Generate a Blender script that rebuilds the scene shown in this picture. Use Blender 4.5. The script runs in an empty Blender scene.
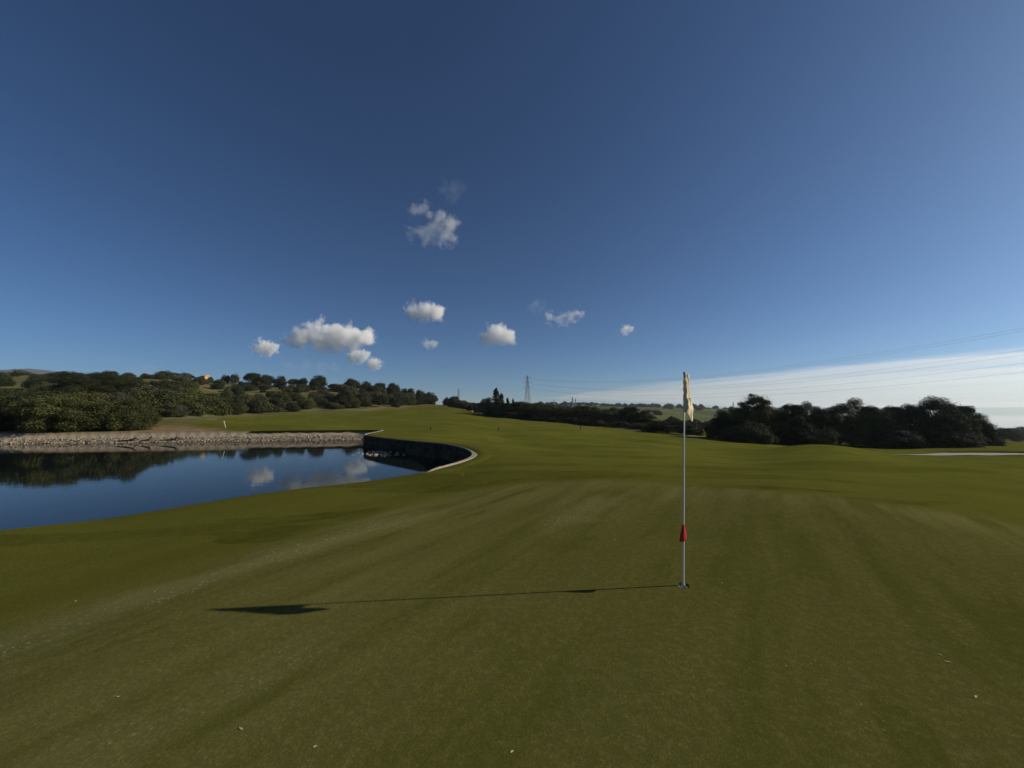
import bpy, math, random
import numpy as np
from mathutils import Vector

random.seed(7)
RNG = np.random.default_rng(11)
sc = bpy.context.scene
col = sc.collection
PI = math.pi

# ------------------------------------------------------------------ camera
F = 385.0
CAMZ = 1.76
HOR = 411.0
PITCH = math.atan((HOR - 384.0) / F)
cd = bpy.data.cameras.new('camera')
cd.sensor_width = 36.0
cd.lens = F / 1024.0 * 36.0
cd.clip_start = 0.05
cd.clip_end = 60000
cam = bpy.data.objects.new('camera', cd)
cam.location = (0, 0, CAMZ)
cam.rotation_euler = (PI / 2 + PITCH, 0, 0)
col.objects.link(cam)
sc.camera = cam


def ray(px, py):
    a, b = (px - 512.0) / F, -(py - 384.0) / F
    c, s = math.cos(PITCH), math.sin(PITCH)
    y = c - b * s
    z = s + b * c
    return a / y, z / y            # per metre of forward distance


def at(px, py, d):
    a, z = ray(px, py)
    return Vector((a * d, d, CAMZ + z * d))


# ------------------------------------------------------------------ helpers
def link(o):
    col.objects.link(o)
    return o


def tag(o, label=None, cat=None, group=None, kind=None):
    if label: o['label'] = label
    if cat: o['category'] = cat
    if group: o['group'] = group
    if kind: o['kind'] = kind
    return o


def mesh_np(name, v, f, smooth=False):
    """v (n,3), f (m,k) arrays."""
    me = bpy.data.meshes.new(name)
    v = np.asarray(v, dtype=np.float32)
    f = np.asarray(f, dtype=np.int32)
    me.vertices.add(len(v))
    me.vertices.foreach_set('co', v.ravel())
    k = f.shape[1]
    me.loops.add(f.size)
    me.loops.foreach_set('vertex_index', f.ravel())
    me.polygons.add(len(f))
    me.polygons.foreach_set('loop_start', np.arange(0, f.size, k, dtype=np.int32))
    me.polygons.foreach_set('loop_total', np.full(len(f), k, dtype=np.int32))
    me.polygons.foreach_set('use_smooth', np.full(len(f), smooth, dtype=bool))
    me.update(calc_edges=True)
    me.validate()
    return me


class MB:
    """collects boxes, tubes and blobs into one mesh"""
    def __init__(self):
        self.v, self.f = [], []

    def add(self, v, f):
        n = len(self.v)
        self.v += [tuple(p) for p in v]
        self.f += [tuple(i + n for i in q) for q in f]

    def box(self, c, s):
        x, y, z = c
        a, b, h = s[0] / 2, s[1] / 2, s[2] / 2
        v = [(x + i * a, y + j * b, z + k * h) for i in (-1, 1) for j in (-1, 1) for k in (-1, 1)]
        self.add(v, [(0, 1, 3, 2), (4, 6, 7, 5), (0, 4, 5, 1), (2, 3, 7, 6), (0, 2, 6, 4), (1, 5, 7, 3)])

    def tube(self, pts, rad, n=8, cap=True):
        pts = [Vector(p) for p in pts]
        rad = rad if isinstance(rad, (list, tuple)) else [rad] * len(pts)
        v, f = [], []
        for i, p in enumerate(pts):
            d = (pts[min(i + 1, len(pts) - 1)] - pts[max(i - 1, 0)]).normalized()
            u = d.cross(Vector((0, 0, 1)) if abs(d.z) < 0.9 else Vector((1, 0, 0))).normalized()
            w = d.cross(u)
            for k in range(n):
                a = 2 * PI * k / n
                v.append(p + (u * math.cos(a) + w * math.sin(a)) * rad[i])
        for i in range(len(pts) - 1):
            for k in range(n):
                k2 = (k + 1) % n
                f.append((i * n + k, i * n + k2, (i + 1) * n + k2, (i + 1) * n + k))
        if cap:
            f.append(tuple(range(n - 1, -1, -1)))
            f.append(tuple(range((len(pts) - 1) * n, len(pts) * n)))
        self.add(v, f)

    def lathe(self, prof, n=24, c=(0, 0, 0)):
        v, f = [], []
        for r, z in prof:
            for k in range(n):
                a = 2 * PI * k / n
                v.append((c[0] + r * math.cos(a), c[1] + r * math.sin(a), c[2] + z))
        for i in range(len(prof) - 1):
            for k in range(n):
                k2 = (k + 1) % n
                f.append((i * n + k, i * n + k2, (i + 1) * n + k2, (i + 1) * n + k))
        self.add(v, f)

    def mesh(self, name, smooth=False):
        me = bpy.data.meshes.new(name)
        me.from_pydata(self.v, [], self.f)
        if smooth:
            me.polygons.foreach_set('use_smooth', [True] * len(me.polygons))
        me.update()
        return me

    def build(self, name, m, parent=None, smooth=False):
        return obj(name, self.mesh(name, smooth), m, parent)


def obj(name, me, m=None, parent=None):
    o = bpy.data.objects.new(name, me)
    if m is not None and not me.materials:
        me.materials.append(m)
    link(o)
    if parent is not None:
        o.parent = parent
    return o


def empty(name, loc, rz=0.0, s=1.0):
    o = bpy.data.objects.new(name, None)
    o.empty_display_size = 0.3
    o.location = loc
    o.rotation_euler = (0, 0, rz)
    o.scale = (s, s, s) if not isinstance(s, tuple) else s
    return link(o)


# ---- numpy value noise
_perm = RNG.random((512, 512)).astype(np.float32)


def vnoise(x, y):
    xi, yi = np.floor(x).astype(int), np.floor(y).astype(int)
    fx, fy = x - xi, y - yi
    fx, fy = fx * fx * (3 - 2 * fx), fy * fy * (3 - 2 * fy)
    g = lambda i, j: _perm[i % 512, j % 512]
    return (g(xi, yi) * (1 - fx) + g(xi + 1, yi) * fx) * (1 - fy) + (g(xi, yi + 1) * (1 - fx) + g(xi + 1, yi + 1) * fx) * fy - 0.5


def fbm(x, y, o=4):
    s, a = 0, 1.0
    for i in range(o):
        s = s + a * vnoise(x * 2 ** i + 17.3 * i, y * 2 ** i + 5.1 * i)
        a *= 0.5
    return s


def sstep(a, b, x):
    t = np.clip((x - a) / (b - a), 0, 1)
    return t * t * (3 - 2 * t)


# ------------------------------------------------------------------ materials
def new_mat(name):
    m = bpy.data.materials.new(name)
    m.use_nodes = True
    nt = m.node_tree
    b = nt.nodes['Principled BSDF']
    return m, nt, b


def N(nt, t, **kw):
    n = nt.nodes.new(t)
    for k, v in kw.items():
        if k in n.inputs and not hasattr(n, k):
            n.inputs[k].default_value = v
        else:
            setattr(n, k, v)
    return n


def noise(nt, vec, scale, detail=3.0, rough=0.55):
    n = nt.nodes.new('ShaderNodeTexNoise')
    n.inputs['Scale'].default_value = scale
    n.inputs['Detail'].default_value = detail
    n.inputs['Roughness'].default_value = rough
    if vec is not None:
        nt.links.new(vec, n.inputs['Vector'])
    return n.outputs['Fac']


def ramp(nt, fac, a, b, ca=(0, 0, 0, 1), cb=(1, 1, 1, 1)):
    r = nt.nodes.new('ShaderNodeValToRGB')
    r.color_ramp.elements[0].position = a
    r.color_ramp.elements[1].position = b
    r.color_ramp.elements[0].color = ca
    r.color_ramp.elements[1].color = cb
    nt.links.new(fac, r.inputs[0])
    return r.outputs[0]


def mixc(nt, fac, a, b, mode='MIX'):
    m = nt.nodes.new('ShaderNodeMix')
    m.data_type = 'RGBA'
    m.blend_type = mode
    if isinstance(fac, (int, float)):
        m.inputs[0].default_value = fac
    else:
        nt.links.new(fac, m.inputs[0])
    for i, c in ((6, a), (7, b)):
        if isinstance(c, tuple):
            m.inputs[i].default_value = c if len(c) == 4 else (*c, 1)
        else:
            nt.links.new(c, m.inputs[i])
    return m.outputs[2]


def math_n(nt, op, a, b=None, c=None, clamp=False):
    m = nt.nodes.new('ShaderNodeMath')
    m.operation = op
    m.use_clamp = clamp
    for i, v in enumerate((a, b, c)):
        if v is None: continue
        if isinstance(v, (int, float)):
            m.inputs[i].default_value = v
        else:
            nt.links.new(v, m.inputs[i])
    return m.outputs[0]


def attr(nt, name):
    a = nt.nodes.new('ShaderNodeAttribute')
    a.attribute_name = name
    return a.outputs['Fac']


def bump(nt, b, h, strength, dist):
    n = nt.nodes.new('ShaderNodeBump')
    n.inputs['Strength'].default_value = strength
    n.inputs['Distance'].default_value = dist
    nt.links.new(h, n.inputs['Height'])
    nt.links.new(n.outputs[0], b.inputs['Normal'])
    return n


def simple(name, c, rough=0.6, var=0.15, scale=6.0, metallic=0.0, bmp=0.0):
    m, nt, b = new_mat(name)
    tc = N(nt, 'ShaderNodeTexCoord').outputs['Object']
    n = noise(nt, tc, scale, 4)
    lo = tuple(x * (1 - var) for x in c)
    hi = tuple(min(1, x * (1 + var)) for x in c)
    nt.links.new(mixc(nt, n, lo, hi), b.inputs['Base Color'])
    b.inputs['Roughness'].default_value = rough
    b.inputs['Metallic'].default_value = metallic
    if bmp:
        bump(nt, b, n, bmp, 0.02)
    return m


def foliage_mat(name, c1, c2):
    m, nt, b = new_mat(name)
    tc = N(nt, 'ShaderNodeTexCoord').outputs['Object']
    n = noise(nt, tc, 1.3, 3)
    oi = N(nt, 'ShaderNodeObjectInfo').outputs['Random']
    cc = mixc(nt, ramp(nt, n, 0.35, 0.65), c1, c2)
    hsv = N(nt, 'ShaderNodeHueSaturation')
    nt.links.new(cc, hsv.inputs['Color'])
    nt.links.new(math_n(nt, 'MULTIPLY_ADD', oi, 0.9, 0.6), hsv.inputs['Value'])
    nt.links.new(math_n(nt, 'MULTIPLY_ADD', oi, -0.05, 0.52), hsv.inputs['Hue'])
    nt.links.new(hsv.outputs[0], b.inputs['Base Color'])
    b.inputs['Roughness'].default_value = 0.75
    b.inputs['Specular IOR Level'].default_value = 0.15
    return m


M_bark = simple('bark', (0.06, 0.045, 0.035), 0.9, 0.3, 9, bmp=0.4)
M_shrub = foliage_mat('shrub_leaves', (0.032, 0.040, 0.011), (0.064, 0.071, 0.022))
M_grey = foliage_mat('grey_green_leaves', (0.042, 0.044, 0.023), (0.076, 0.073, 0.041))
M_dark = foliage_mat('dark_leaves', (0.018, 0.024, 0.007), (0.038, 0.045, 0.015))
M_pine = foliage_mat('pine_needles', (0.023, 0.028, 0.009), (0.046, 0.049, 0.017))
M_tree = foliage_mat('tree_leaves', (0.032, 0.042, 0.012), (0.074, 0.086, 0.029))
M_lime = foliage_mat('bright_leaves', (0.046, 0.056, 0.013), (0.078, 0.084, 0.022))

# ------------------------------------------------------------------ pond outline
def catmull(pts, n=6, closed=False):
    out = []
    P = [np.array(p, float) for p in pts]
    k = len(P)
    rng_ = range(k if closed else k - 1)
    for i in rng_:
        p0, p1, p2, p3 = (P[(i - 1) % k] if closed or i > 0 else P[i], P[i], P[(i + 1) % k],
                          P[(i + 2) % k] if closed or i + 2 < k else P[(i + 1) % k])
        for j in range(n):
            t = j / n
            out.append(0.5 * ((2 * p1) + (-p0 + p2) * t + (2 * p0 - 5 * p1 + 4 * p2 - p3) * t * t + (-p0 + 3 * p1 - 3 * p2 + p3) * t ** 3))
    if not closed:
        out.append(P[-1])
    return np.array(out)


WATER = -1.25
near_edge = [(-34, -13), (-20, -3.0), (-13.5, 2.9), (-9.1, 7.0), (-6.65, 9.5), (-4.75, 11.2), (-3.26, 12.5)]
RIM = -0.27


def on_level(px, py, z):
    a, zz = ray(px, py)
    d = (z - CAMZ) / zz
    return (a * d, d)


wall_edge = [on_level(px, py, RIM) for px, py in ((409, 474), (428, 470), (450, 464.5), (463, 460.4), (470, 457.2), (472.3, 454.2), (470, 450.8), (463, 447.7), (453, 445.2), (441, 443.3),
                                                 (413, 440.8), (384, 437.8), (366, 435.2))] + [(-13.0, 34.6), (-13.3, 38.0), (-13.7, 41.2)]
near_edge[-1] = wall_edge[0]
far_edge = [(-13.7, 41.2), (-16, 41.6), (-20.5, 40.8), (-28.5, 39.4), (-37, 38.0), (-47, 36.0), (-60, 32), (-74, 22)]
rest_edge = [(-74, 22), (-72, -2), (-52, -17), (-34, -13)]
pe, we, fe, re = catmull(near_edge, 8), catmull(wall_edge, 10), catmull(far_edge, 10), catmull(rest_edge, 6)
POND = np.vstack([pe[:-1], we[:-1], fe[:-1], re[:-1]])
POND_T = np.concatenate([np.zeros(len(pe) - 1), np.ones(len(we) - 1), np.full(len(fe) - 1, 2), np.zeros(len(re) - 1)])


def poly_sd(x, y, poly):
    """signed distance (negative inside) and nearest edge index"""
    x, y = np.asarray(x, float), np.asarray(y, float)
    best = np.full(x.shape, 1e18)
    idx = np.zeros(x.shape, int)
    ins = np.zeros(x.shape, bool)
    n = len(poly)
    for i in range(n):
        ax, ay = poly[i]
        bx, by = poly[(i + 1) % n]
        dx, dy = bx - ax, by - ay
        L = dx * dx + dy * dy + 1e-12
        t = np.clip(((x - ax) * dx + (y - ay) * dy) / L, 0, 1)
        d = (x - ax - t * dx) ** 2 + (y - ay - t * dy) ** 2
        m = d < best
        best = np.where(m, d, best)
        idx = np.where(m, i, idx)
        if abs(dy) > 1e-12:
            c = ((ay > y) != (by > y)) & (x < dx * (y - ay) / dy + ax)
            ins ^= c
    d = np.sqrt(best)
    return np.where(ins, -d, d), idx


# ------------------------------------------------------------------ terrain: control heights, interpolated in (azimuth, log distance)
CP = []                                    # x, y, z


def cpx(px, *rows):
    for d, py in rows:
        p = at(px, py, d)
        CP.append(tuple(p))


def cpz(px, *rows):
    a, _ = ray(px, HOR)
    for d, z in rows:
        CP.append((a * d, d, z))


def plane(x, y):
    return -0.045 * max(0, -x - 3.0) - 0.012 * max(0, y - 6)


for az in range(-180, 180, 20):
    for r in (0.25, 1.2, 3.2, 6.0):
        x, y = r * math.sin(math.radians(az)), r * math.cos(math.radians(az))
        CP.append((x, y, max(-0.33, plane(x, y))))
for r, z in ((11, -0.4), (25, -1.0), (80, -3), (400, -8), (2500, -20)):
    for az in (-170, -140, -110, 100, 130, 160):
        CP.append((r * math.sin(math.radians(az)), r * math.cos(math.radians(az)), z if az > 0 or r < 30 else z + r * 0.02))
cpz(-160, (6, -.35), (20, -.4), (34, -.35), (60, 1.2), (130, 11), (250, 26), (520, 24), (2500, 20))
cpx(0, (6.9, 526.5), (12, 474), (35.5, 434))
cpz(0, (48, 0.0), (70, 2.2), (120, 8.2), (250, 23.4), (500, 18), (3000, 30))
cpx(100, (7.9, 514), (36.4, 433.5))
cpz(100, (46, 0.1), (70, 2.0), (120, 8.0), (250, 23.6), (500, 16), (3000, 30))
cpx(160, (37, 432.5))
cpz(160, (47, 0.0), (70, 1.6), (120, 7.6), (245, 23.6), (500, 13))
cpx(220, (9.0, 498), (37.5, 431.5), (55, 423), (85, 416), (150, 402), (225, 384), (500, 395))
cpx(300, (10, 487.5), (38.5, 430.5), (60, 423), (105, 414.5), (150, 404), (225, 388), (500, 398))
cpx(370, (11.2, 480), (40.5, 430), (60, 424), (120, 413), (160, 405.5), (232, 395), (500, 402))
cpx(410, (12.0, 474.5), (26.4, 441), (60, 425), (120, 412.5), (170, 408), (232, 401), (500, 405))
cpx(440, (13, 468), (23.3, 445), (55, 426), (110, 414), (170, 407.5), (215, 405), (330, 408), (800, 408))
cpx(475, (12, 471), (18, 452), (30, 440), (55, 427), (100, 417), (150, 412), (200, 409), (400, 410.5))
cpx(520, (9.5, 484), (14, 464), (20, 452.5), (32, 440), (60, 428), (105, 420), (170, 414.5), (400, 413), (1000, 405), (1500, 404), (4000, 411))
cpx(580, (9.8, 481), (14, 465), (24, 449), (40, 438), (75, 428), (100, 424.5), (180, 420), (400, 416), (900, 406.0), (1100, 405), (4000, 411))
cpx(640, (9.5, 483), (13, 469), (20, 456), (35, 444), (65, 434), (88, 430), (170, 424), (400, 417), (900, 407), (1100, 406), (4000, 411))
cpx(690, (9.2, 487), (13, 472), (22, 457), (40, 445), (75, 436), (160, 429), (330, 423), (700, 412), (1000, 407), (4000, 411))
cpx(750, (8.5, 491), (13, 474), (22, 459), (35, 449), (63, 441.5), (150, 436), (400, 424), (1000, 411), (4000, 412))
cpx(815, (8, 496), (12, 478), (18, 463), (30, 444.5), (44, 451), (62, 446), (150, 438), (500, 428), (4000, 418))
cpx(850, (7.7, 500), (12, 480), (17, 466), (31, 447.0), (44, 452), (60, 447), (150, 440), (500, 432), (4000, 420))
cpx(910, (7.2, 507), (11, 487), (17, 469), (26, 460), (36, 455.5), (46, 450.5), (65, 447), (150, 442), (500, 435), (4000, 422))
cpx(970, (6.8, 516), (10, 494), (17, 471), (26, 461), (37, 456.0), (46, 450), (65, 447), (150, 443), (400, 437), (1200, 432), (4000, 424))
cpx(1024, (6.4, 526), (10, 499), (16, 475), (26, 462), (38, 456.0), (46, 450.5), (70, 447), (150, 443), (400, 438), (1200, 433), (4000, 424))
cpx(1200, (6, 540), (16, 482), (40, 457), (70, 448), (150, 444), (400, 438), (1200, 432), (4000, 424))
CP = np.array(CP)


def _uv(x, y):
    r = np.sqrt(x * x + y * y) + 1e-6
    return np.arctan2(x, y) * 2.2, np.log(r + 0.6)


_u, _v = _uv(CP[:, 0], CP[:, 1])
_pu = np.concatenate([_u, _u - 2.2 * 2 * PI, _u + 2.2 * 2 * PI])
keep = np.abs(_pu) < 2.2 * (PI + 1.2)
_pv = np.concatenate([_v] * 3)[keep]
_pz = np.concatenate([CP[:, 2]] * 3)[keep]
_pu = _pu[keep]
C2 = 0.10 ** 2
_A = np.sqrt((_pu[:, None] - _pu[None]) ** 2 + (_pv[:, None] - _pv[None]) ** 2 + C2)
_n = len(_pu)
_M = np.zeros((_n + 1, _n + 1))
_M[:_n, :_n] = _A - np.eye(_n) * 0.002 * -1
_M[:_n, _n] = 1
_M[_n, :_n] = 1
_W = np.linalg.solve(_M, np.concatenate([_pz, [0]]))


def base_h(x, y):
    x, y = np.asarray(x, float).ravel(), np.asarray(y, float).ravel()
    out = np.empty(len(x))
    for s in range(0, len(x), 20000):
        u, v = _uv(x[s:s + 20000], y[s:s + 20000])
        A = np.sqrt((u[:, None] - _pu[None]) ** 2 + (v[:, None] - _pv[None]) ** 2 + C2)
        out[s:s + 20000] = A @ _W[:_n] + _W[_n]
    return out


HOLE = at(683.3, 585.5, 4.03)
HOLE.z = 0.0


def H(x, y, carve=True):
    x, y = np.asarray(x, float).ravel(), np.asarray(y, float).ravel()
    r = np.hypot(x, y)
    z = base_h(x, y)
    pl = np.maximum(-0.3, -0.045 * np.maximum(0, -x - 3.0) - 0.012 * np.maximum(0, y - 6))
    wn = sstep(8.6, 5.2, r)
    z = z * (1 - wn) + pl * wn
    und = (0.34 + 0.16 * sstep(0.55, 0.3, np.arctan2(x, y))) * fbm(x / 9.0, y / 9.0, 2) * sstep(12, 30, r) * sstep(400, 150, r)
    und += 0.08 * fbm(x / 2.8 + 9, y / 2.8, 2) * sstep(9, 14, r) * sstep(120, 60, r)
    und += 1.6 * fbm(x / 60.0, y / 60.0, 3) * sstep(70, 180, r) * sstep(-0.25, -0.5, np.arctan2(x, y))
    und += 6.0 * fbm(x / 150.0, y / 150.0, 4) * sstep(250, 900, r)
    z = z + und
    if carve:
        m = r < 130
        sd, ix = poly_sd(x[m], y[m], POND)
        t = POND_T[ix]
        zz = z[m] - np.where(t == 2, 0.26 * sstep(0.03, -0.16, sd), 0)
        wallf = sstep(0.24, 0.06, sd)
        slopef = sstep(0.0, -1.5, sd)
        f = np.where(t == 1, wallf, slopef)
        zz = zz - und[m] * sstep(7.0, 1.0, sd)
        wr = sstep(3.5, 0.4, sd) * (t > 0)
        zz = zz * (1 - wr) + (RIM - 0.03 * (t == 2) - 0.26 * sstep(0.03, -0.16, sd) * (t == 2)) * wr
        lip = np.where(t == 0, -0.10 * np.exp(-np.clip(sd, 0, 9) / 0.6), 0.0)
        z[m] = (zz + lip) * (1 - f) + (-2.3) * f
    return z


def h1(x, y):
    return float(H([x], [y], False)[0])


# ground grid, polar about the spot where the flag is looked at from
front = np.radians(np.unique(np.concatenate([np.arange(-64, 64.01, 0.22), np.arange(22.2, 24.41, 0.11)]).round(3)))
back = np.radians(np.arange(66, 294.1, 3.0))
AZ = np.concatenate([front, back])
rr = [0.2]
while rr[-1] < 5200:
    r = rr[-1]
    g = 1.0028 if 4.25 < r < 4.53 else 1.05 if r < 1.4 else 1.009 if r < 60 else 1.02 if r < 400 else 1.05
    rr.append(r * g)
RR = np.array(rr)
nA, nR = len(AZ), len(RR)
GX = (RR[:, None] * np.sin(AZ)[None]).ravel()
GY = (RR[:, None] * np.cos(AZ)[None]).ravel()
GZ = H(GX, GY)
hd = np.hypot(GX - HOLE.x, GY - HOLE.y)
HOLE.z = h1(HOLE.x, HOLE.y)
GZ = np.where(hd < 0.0545, HOLE.z - 0.125, GZ)

# zones
green_px = [(0, 628), (150, 582), (300, 536), (430, 500), (520, 484), (600, 480.5), (690, 486), (800, 493), (900, 505), (1024, 526)]
gp = []
for px, py in green_px:
    a, zz = ray(px, py)
    lo, hi = 1.0, 40.0
    for _ in range(40):
        mid = (lo + hi) / 2
        if CAMZ + zz * mid > h1(a * mid, mid): lo = mid
        else: hi = mid
    gp.append((a * lo, lo))
gp += [(9.3, 3.0), (9, -3), (4, -7), (-2, -6), (-6, -2), (-5.6, 1.4)]
GREEN = catmull(gp, 6, True)
sdg = np.full(len(GX), 50.0)
mk = np.hypot(GX, GY) < 40
sdg[mk], _ = poly_sd(GX[mk], GY[mk], GREEN)
edge_n = 0.10 * fbm(GX / 0.7, GY / 0.7, 3)
a_green = sstep(0.50, -0.45, sdg + 2.4 * edge_n)
fade_n = fbm(GX / 3.5, GY / 1.6, 3)
a_fringe = np.maximum(sstep(1.5, 0.9, sdg + 2 * edge_n), 0.80 * sstep(13.0, 2.0, sdg + 5.0 * fade_n)) * (1 - a_green)
sdp = np.full(len(GX), 90.0)
ixp = np.zeros(len(GX), int)
mk = np.hypot(GX, GY) < 160
sdp[mk], ixp[mk] = poly_sd(GX[mk], GY[mk], POND)
azm = np.arctan2(GX, GY)
rad = np.hypot(GX, GY)
pxs = 512 + F * np.where(GY > 0.1, GX / np.maximum(GY, .1), np.sign(GX) * 50)
# dry ground: the hillside beyond the pond and a band along its far bank
dn = fbm(GX / 7.0, GY / 7.0, 4)
hill_edge = np.interp(pxs, [-900, 150, 200, 240, 300, 370, 420, 440, 445], [40, 46, 52, 88, 108, 126, 190, 215, 1e5])
a_hill = sstep(-4, 5, GY - hill_edge + dn * 8) * (pxs < 446) * (GY > 0)
a_dry = np.where((POND_T[ixp] == 2) & (pxs < 262) & (GY > 20), sstep(13, 6, sdp + dn * 5 + np.maximum(0, pxs - 190) * 0.2), 0)
a_dry = np.maximum(a_dry, np.where((POND_T[ixp] == 2) & (GY > 20), sstep(0.10, -0.05, sdp), 0))
far = sstep(250, 600, rad) * (1 - a_hill)
# bunker
BK = catmull([at(895, 455, 35)[:2], at(930, 453.5, 38)[:2], at(975, 453.5, 40)[:2], at(1030, 453.5, 41)[:2], at(1080, 455, 40)[:2],
              at(1075, 458, 36.6)[:2], at(1020, 459, 36.4)[:2], at(960, 458, 36.0)[:2], at(915, 456, 35.0)[:2]], 6, True)
sdb = np.full(len(GX), 50.0)
mk = (np.hypot(GX, GY) < 120) & (GX > 15)
sdb[mk], _ = poly_sd(GX[mk], GY[mk], BK)
a_sand = np.where((POND_T[ixp] == 2) & (GY > 20), sstep(0.02, -0.12, sdp), 0.0)
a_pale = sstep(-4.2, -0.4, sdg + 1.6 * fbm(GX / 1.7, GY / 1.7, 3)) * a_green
GZ = GZ - 0.5 * sstep(-0.25, -0.9, sdb)
GZ = GZ + 0.18 * sstep(0.2, 1.0, sdb) * sstep(4.2, 1.6, sdb) * (sdb < 5) * sstep(36.5, 39.5, GY)

ii, jj = np.meshgrid(np.arange(nR - 1), np.arange(nA), indexing='ij')
j2 = (jj + 1) % nA
Q = np.stack([ii * nA + jj, ii * nA + j2, (ii + 1) * nA + j2, (ii + 1) * nA + jj], -1).reshape(-1, 4)[:, ::-1]
V = np.stack([GX, GY, GZ], 1)
tmp = mesh_np('tmp', V, Q, True)
NRM = np.zeros((len(V), 3), np.float32)
tmp.vertices.foreach_get('normal', NRM.ravel())
nb = np.empty(len(V) * 3, np.float32)
tmp.vertices.foreach_get('normal', nb)
NRM = nb.reshape(-1, 3)
bpy.data.meshes.remove(tmp)

fa = lambda a: a[Q].mean(1)
reg = np.zeros(len(Q), int)                         # 0 fairway, 1 green, 2 hillside, 3 bunker, 4 pond bed, 5 far land
reg[fa(far) > 0.5] = 5
reg[fa(a_hill) > 0.5] = 2
reg[fa(a_green) > 0.5] = 1
reg[fa(sdp) < -1.2] = 4


# ground material
def ground_mat():
    m, nt, b = new_mat('grass_ground')
    L = nt.links
    P = N(nt, 'ShaderNodeTexCoord').outputs['Object']
    # mowing direction coordinates
    mp = N(nt, 'ShaderNodeMapping')
    mp.inputs['Rotation'].default_value = (0, 0, math.radians(32.6))
    L.new(P, mp.inputs['Vector'])
    R = mp.outputs[0]
    st = N(nt, 'ShaderNodeMapping')
    st.inputs['Scale'].default_value = (1.0, 0.10, 1.0)
    L.new(R, st.inputs['Vector'])
    streak = noise(nt, st.outputs[0], 2.6, 5, 0.6)
    patch = noise(nt, P, 0.55, 5, 0.6)
    mott = noise(nt, P, 5.0, 5, 0.65)
    fine = noise(nt, P, 260.0, 2, 0.7)
    big = noise(nt, P, 0.09, 4, 0.55)
    # putting green: streaks along the mowing direction in olive, tan and green
    st2 = N(nt, 'ShaderNodeMapping')
    st2.inputs['Scale'].default_value = (1.0, 0.22, 1.0)
    st2.inputs['Location'].default_value = (5.0, 2.0, 0.0)
    L.new(R, st2.inputs['Vector'])
    streak2 = noise(nt, st2.outputs[0], 1.1, 6, 0.62)
    flk = noise(nt, P, 150.0, 2, 0.6)
    flk2 = noise(nt, P, 62.0, 4, 0.75)
    fib = N(nt, 'ShaderNodeMapping')
    fib.inputs['Scale'].default_value = (1.0, 0.35, 1.0)
    L.new(R, fib.inputs['Vector'])
    fibre = noise(nt, fib.outputs[0], 85.0, 5, 0.75)
    blot = noise(nt, P, 14.0, 6, 0.72)
    g = mixc(nt, ramp(nt, streak, 0.40, 0.60), (0.086, 0.086, 0.0165), (0.126, 0.118, 0.0290))
    g = mixc(nt, math_n(nt, 'MULTIPLY', ramp(nt, streak2, 0.52, 0.64), 0.85), g, (0.072, 0.087, 0.0175))
    g = mixc(nt, math_n(nt, 'MULTIPLY', ramp(nt, streak2, 0.47, 0.38), 0.65), g, (0.128, 0.115, 0.0320))
    g = mixc(nt, math_n(nt, 'MULTIPLY', ramp(nt, patch, 0.52, 0.66), 0.5), g, (0.070, 0.082, 0.0165))
    g = mixc(nt, math_n(nt, 'MULTIPLY', ramp(nt, mott, 0.50, 0.66), 0.45), g, (0.134, 0.121, 0.042))
    g = mixc(nt, math_n(nt, 'MULTIPLY', ramp(nt, blot, 0.48, 0.36), 0.40), g, (0.062, 0.062, 0.013))
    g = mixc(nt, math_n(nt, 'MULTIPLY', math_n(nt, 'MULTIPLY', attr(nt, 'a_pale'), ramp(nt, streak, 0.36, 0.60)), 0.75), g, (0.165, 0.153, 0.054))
    g = mixc(nt, math_n(nt, 'MULTIPLY', ramp(nt, fibre, 0.55, 0.66), 0.40), g, (0.185, 0.168, 0.070))
    g = mixc(nt, math_n(nt, 'MULTIPLY', ramp(nt, fibre, 0.46, 0.34), 0.45), g, (0.044, 0.046, 0.010))
    g = mixc(nt, math_n(nt, 'MULTIPLY', ramp(nt, flk, 0.64, 0.70), 0.5), g, (0.24, 0.21, 0.11))
    # fairway and rough: bands lying across the view
    fb = N(nt, 'ShaderNodeMapping')
    fb.inputs['Scale'].default_value = (0.16, 1.0, 1.0)
    fb.inputs['Rotation'].default_value = (0, 0, math.radians(-12))
    L.new(P, fb.inputs['Vector'])
    bands = noise(nt, fb.outputs[0], 0.34, 5, 0.62)
    w = mixc(nt, ramp(nt, big, 0.35, 0.65), (0.117, 0.121, 0.0185), (0.150, 0.143, 0.0250))
    w = mixc(nt, math_n(nt, 'MULTIPLY', ramp(nt, bands, 0.50, 0.62), 0.8), w, (0.104, 0.096, 0.0190))
    w = mixc(nt, math_n(nt, 'MULTIPLY', ramp(nt, bands, 0.47, 0.36), 0.75), w, (0.168, 0.172, 0.0290))
    w = mixc(nt, math_n(nt, 'MULTIPLY', ramp(nt, patch, 0.45, 0.68), 0.45), w, (0.076, 0.082, 0.0130))
    w = mixc(nt, math_n(nt, 'MULTIPLY', ramp(nt, mott, 0.5, 0.72), 0.45), w, (0.160, 0.150, 0.0380))
    w = mixc(nt, math_n(nt, 'MULTIPLY', ramp(nt, flk2, 0.48, 0.34), 0.7), w, (0.040, 0.046, 0.0090))
    # collar
    k = mixc(nt, ramp(nt, mott, 0.35, 0.65), (0.070, 0.072, 0.0125), (0.100, 0.098, 0.0190))
    k = mixc(nt, math_n(nt, 'MULTIPLY', ramp(nt, streak2, 0.47, 0.60), 0.7), k, (0.060, 0.062, 0.0105))
    k = mixc(nt, math_n(nt, 'MULTIPLY', ramp(nt, bands, 0.48, 0.36), 0.5), k, (0.130, 0.126, 0.0230))
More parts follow.
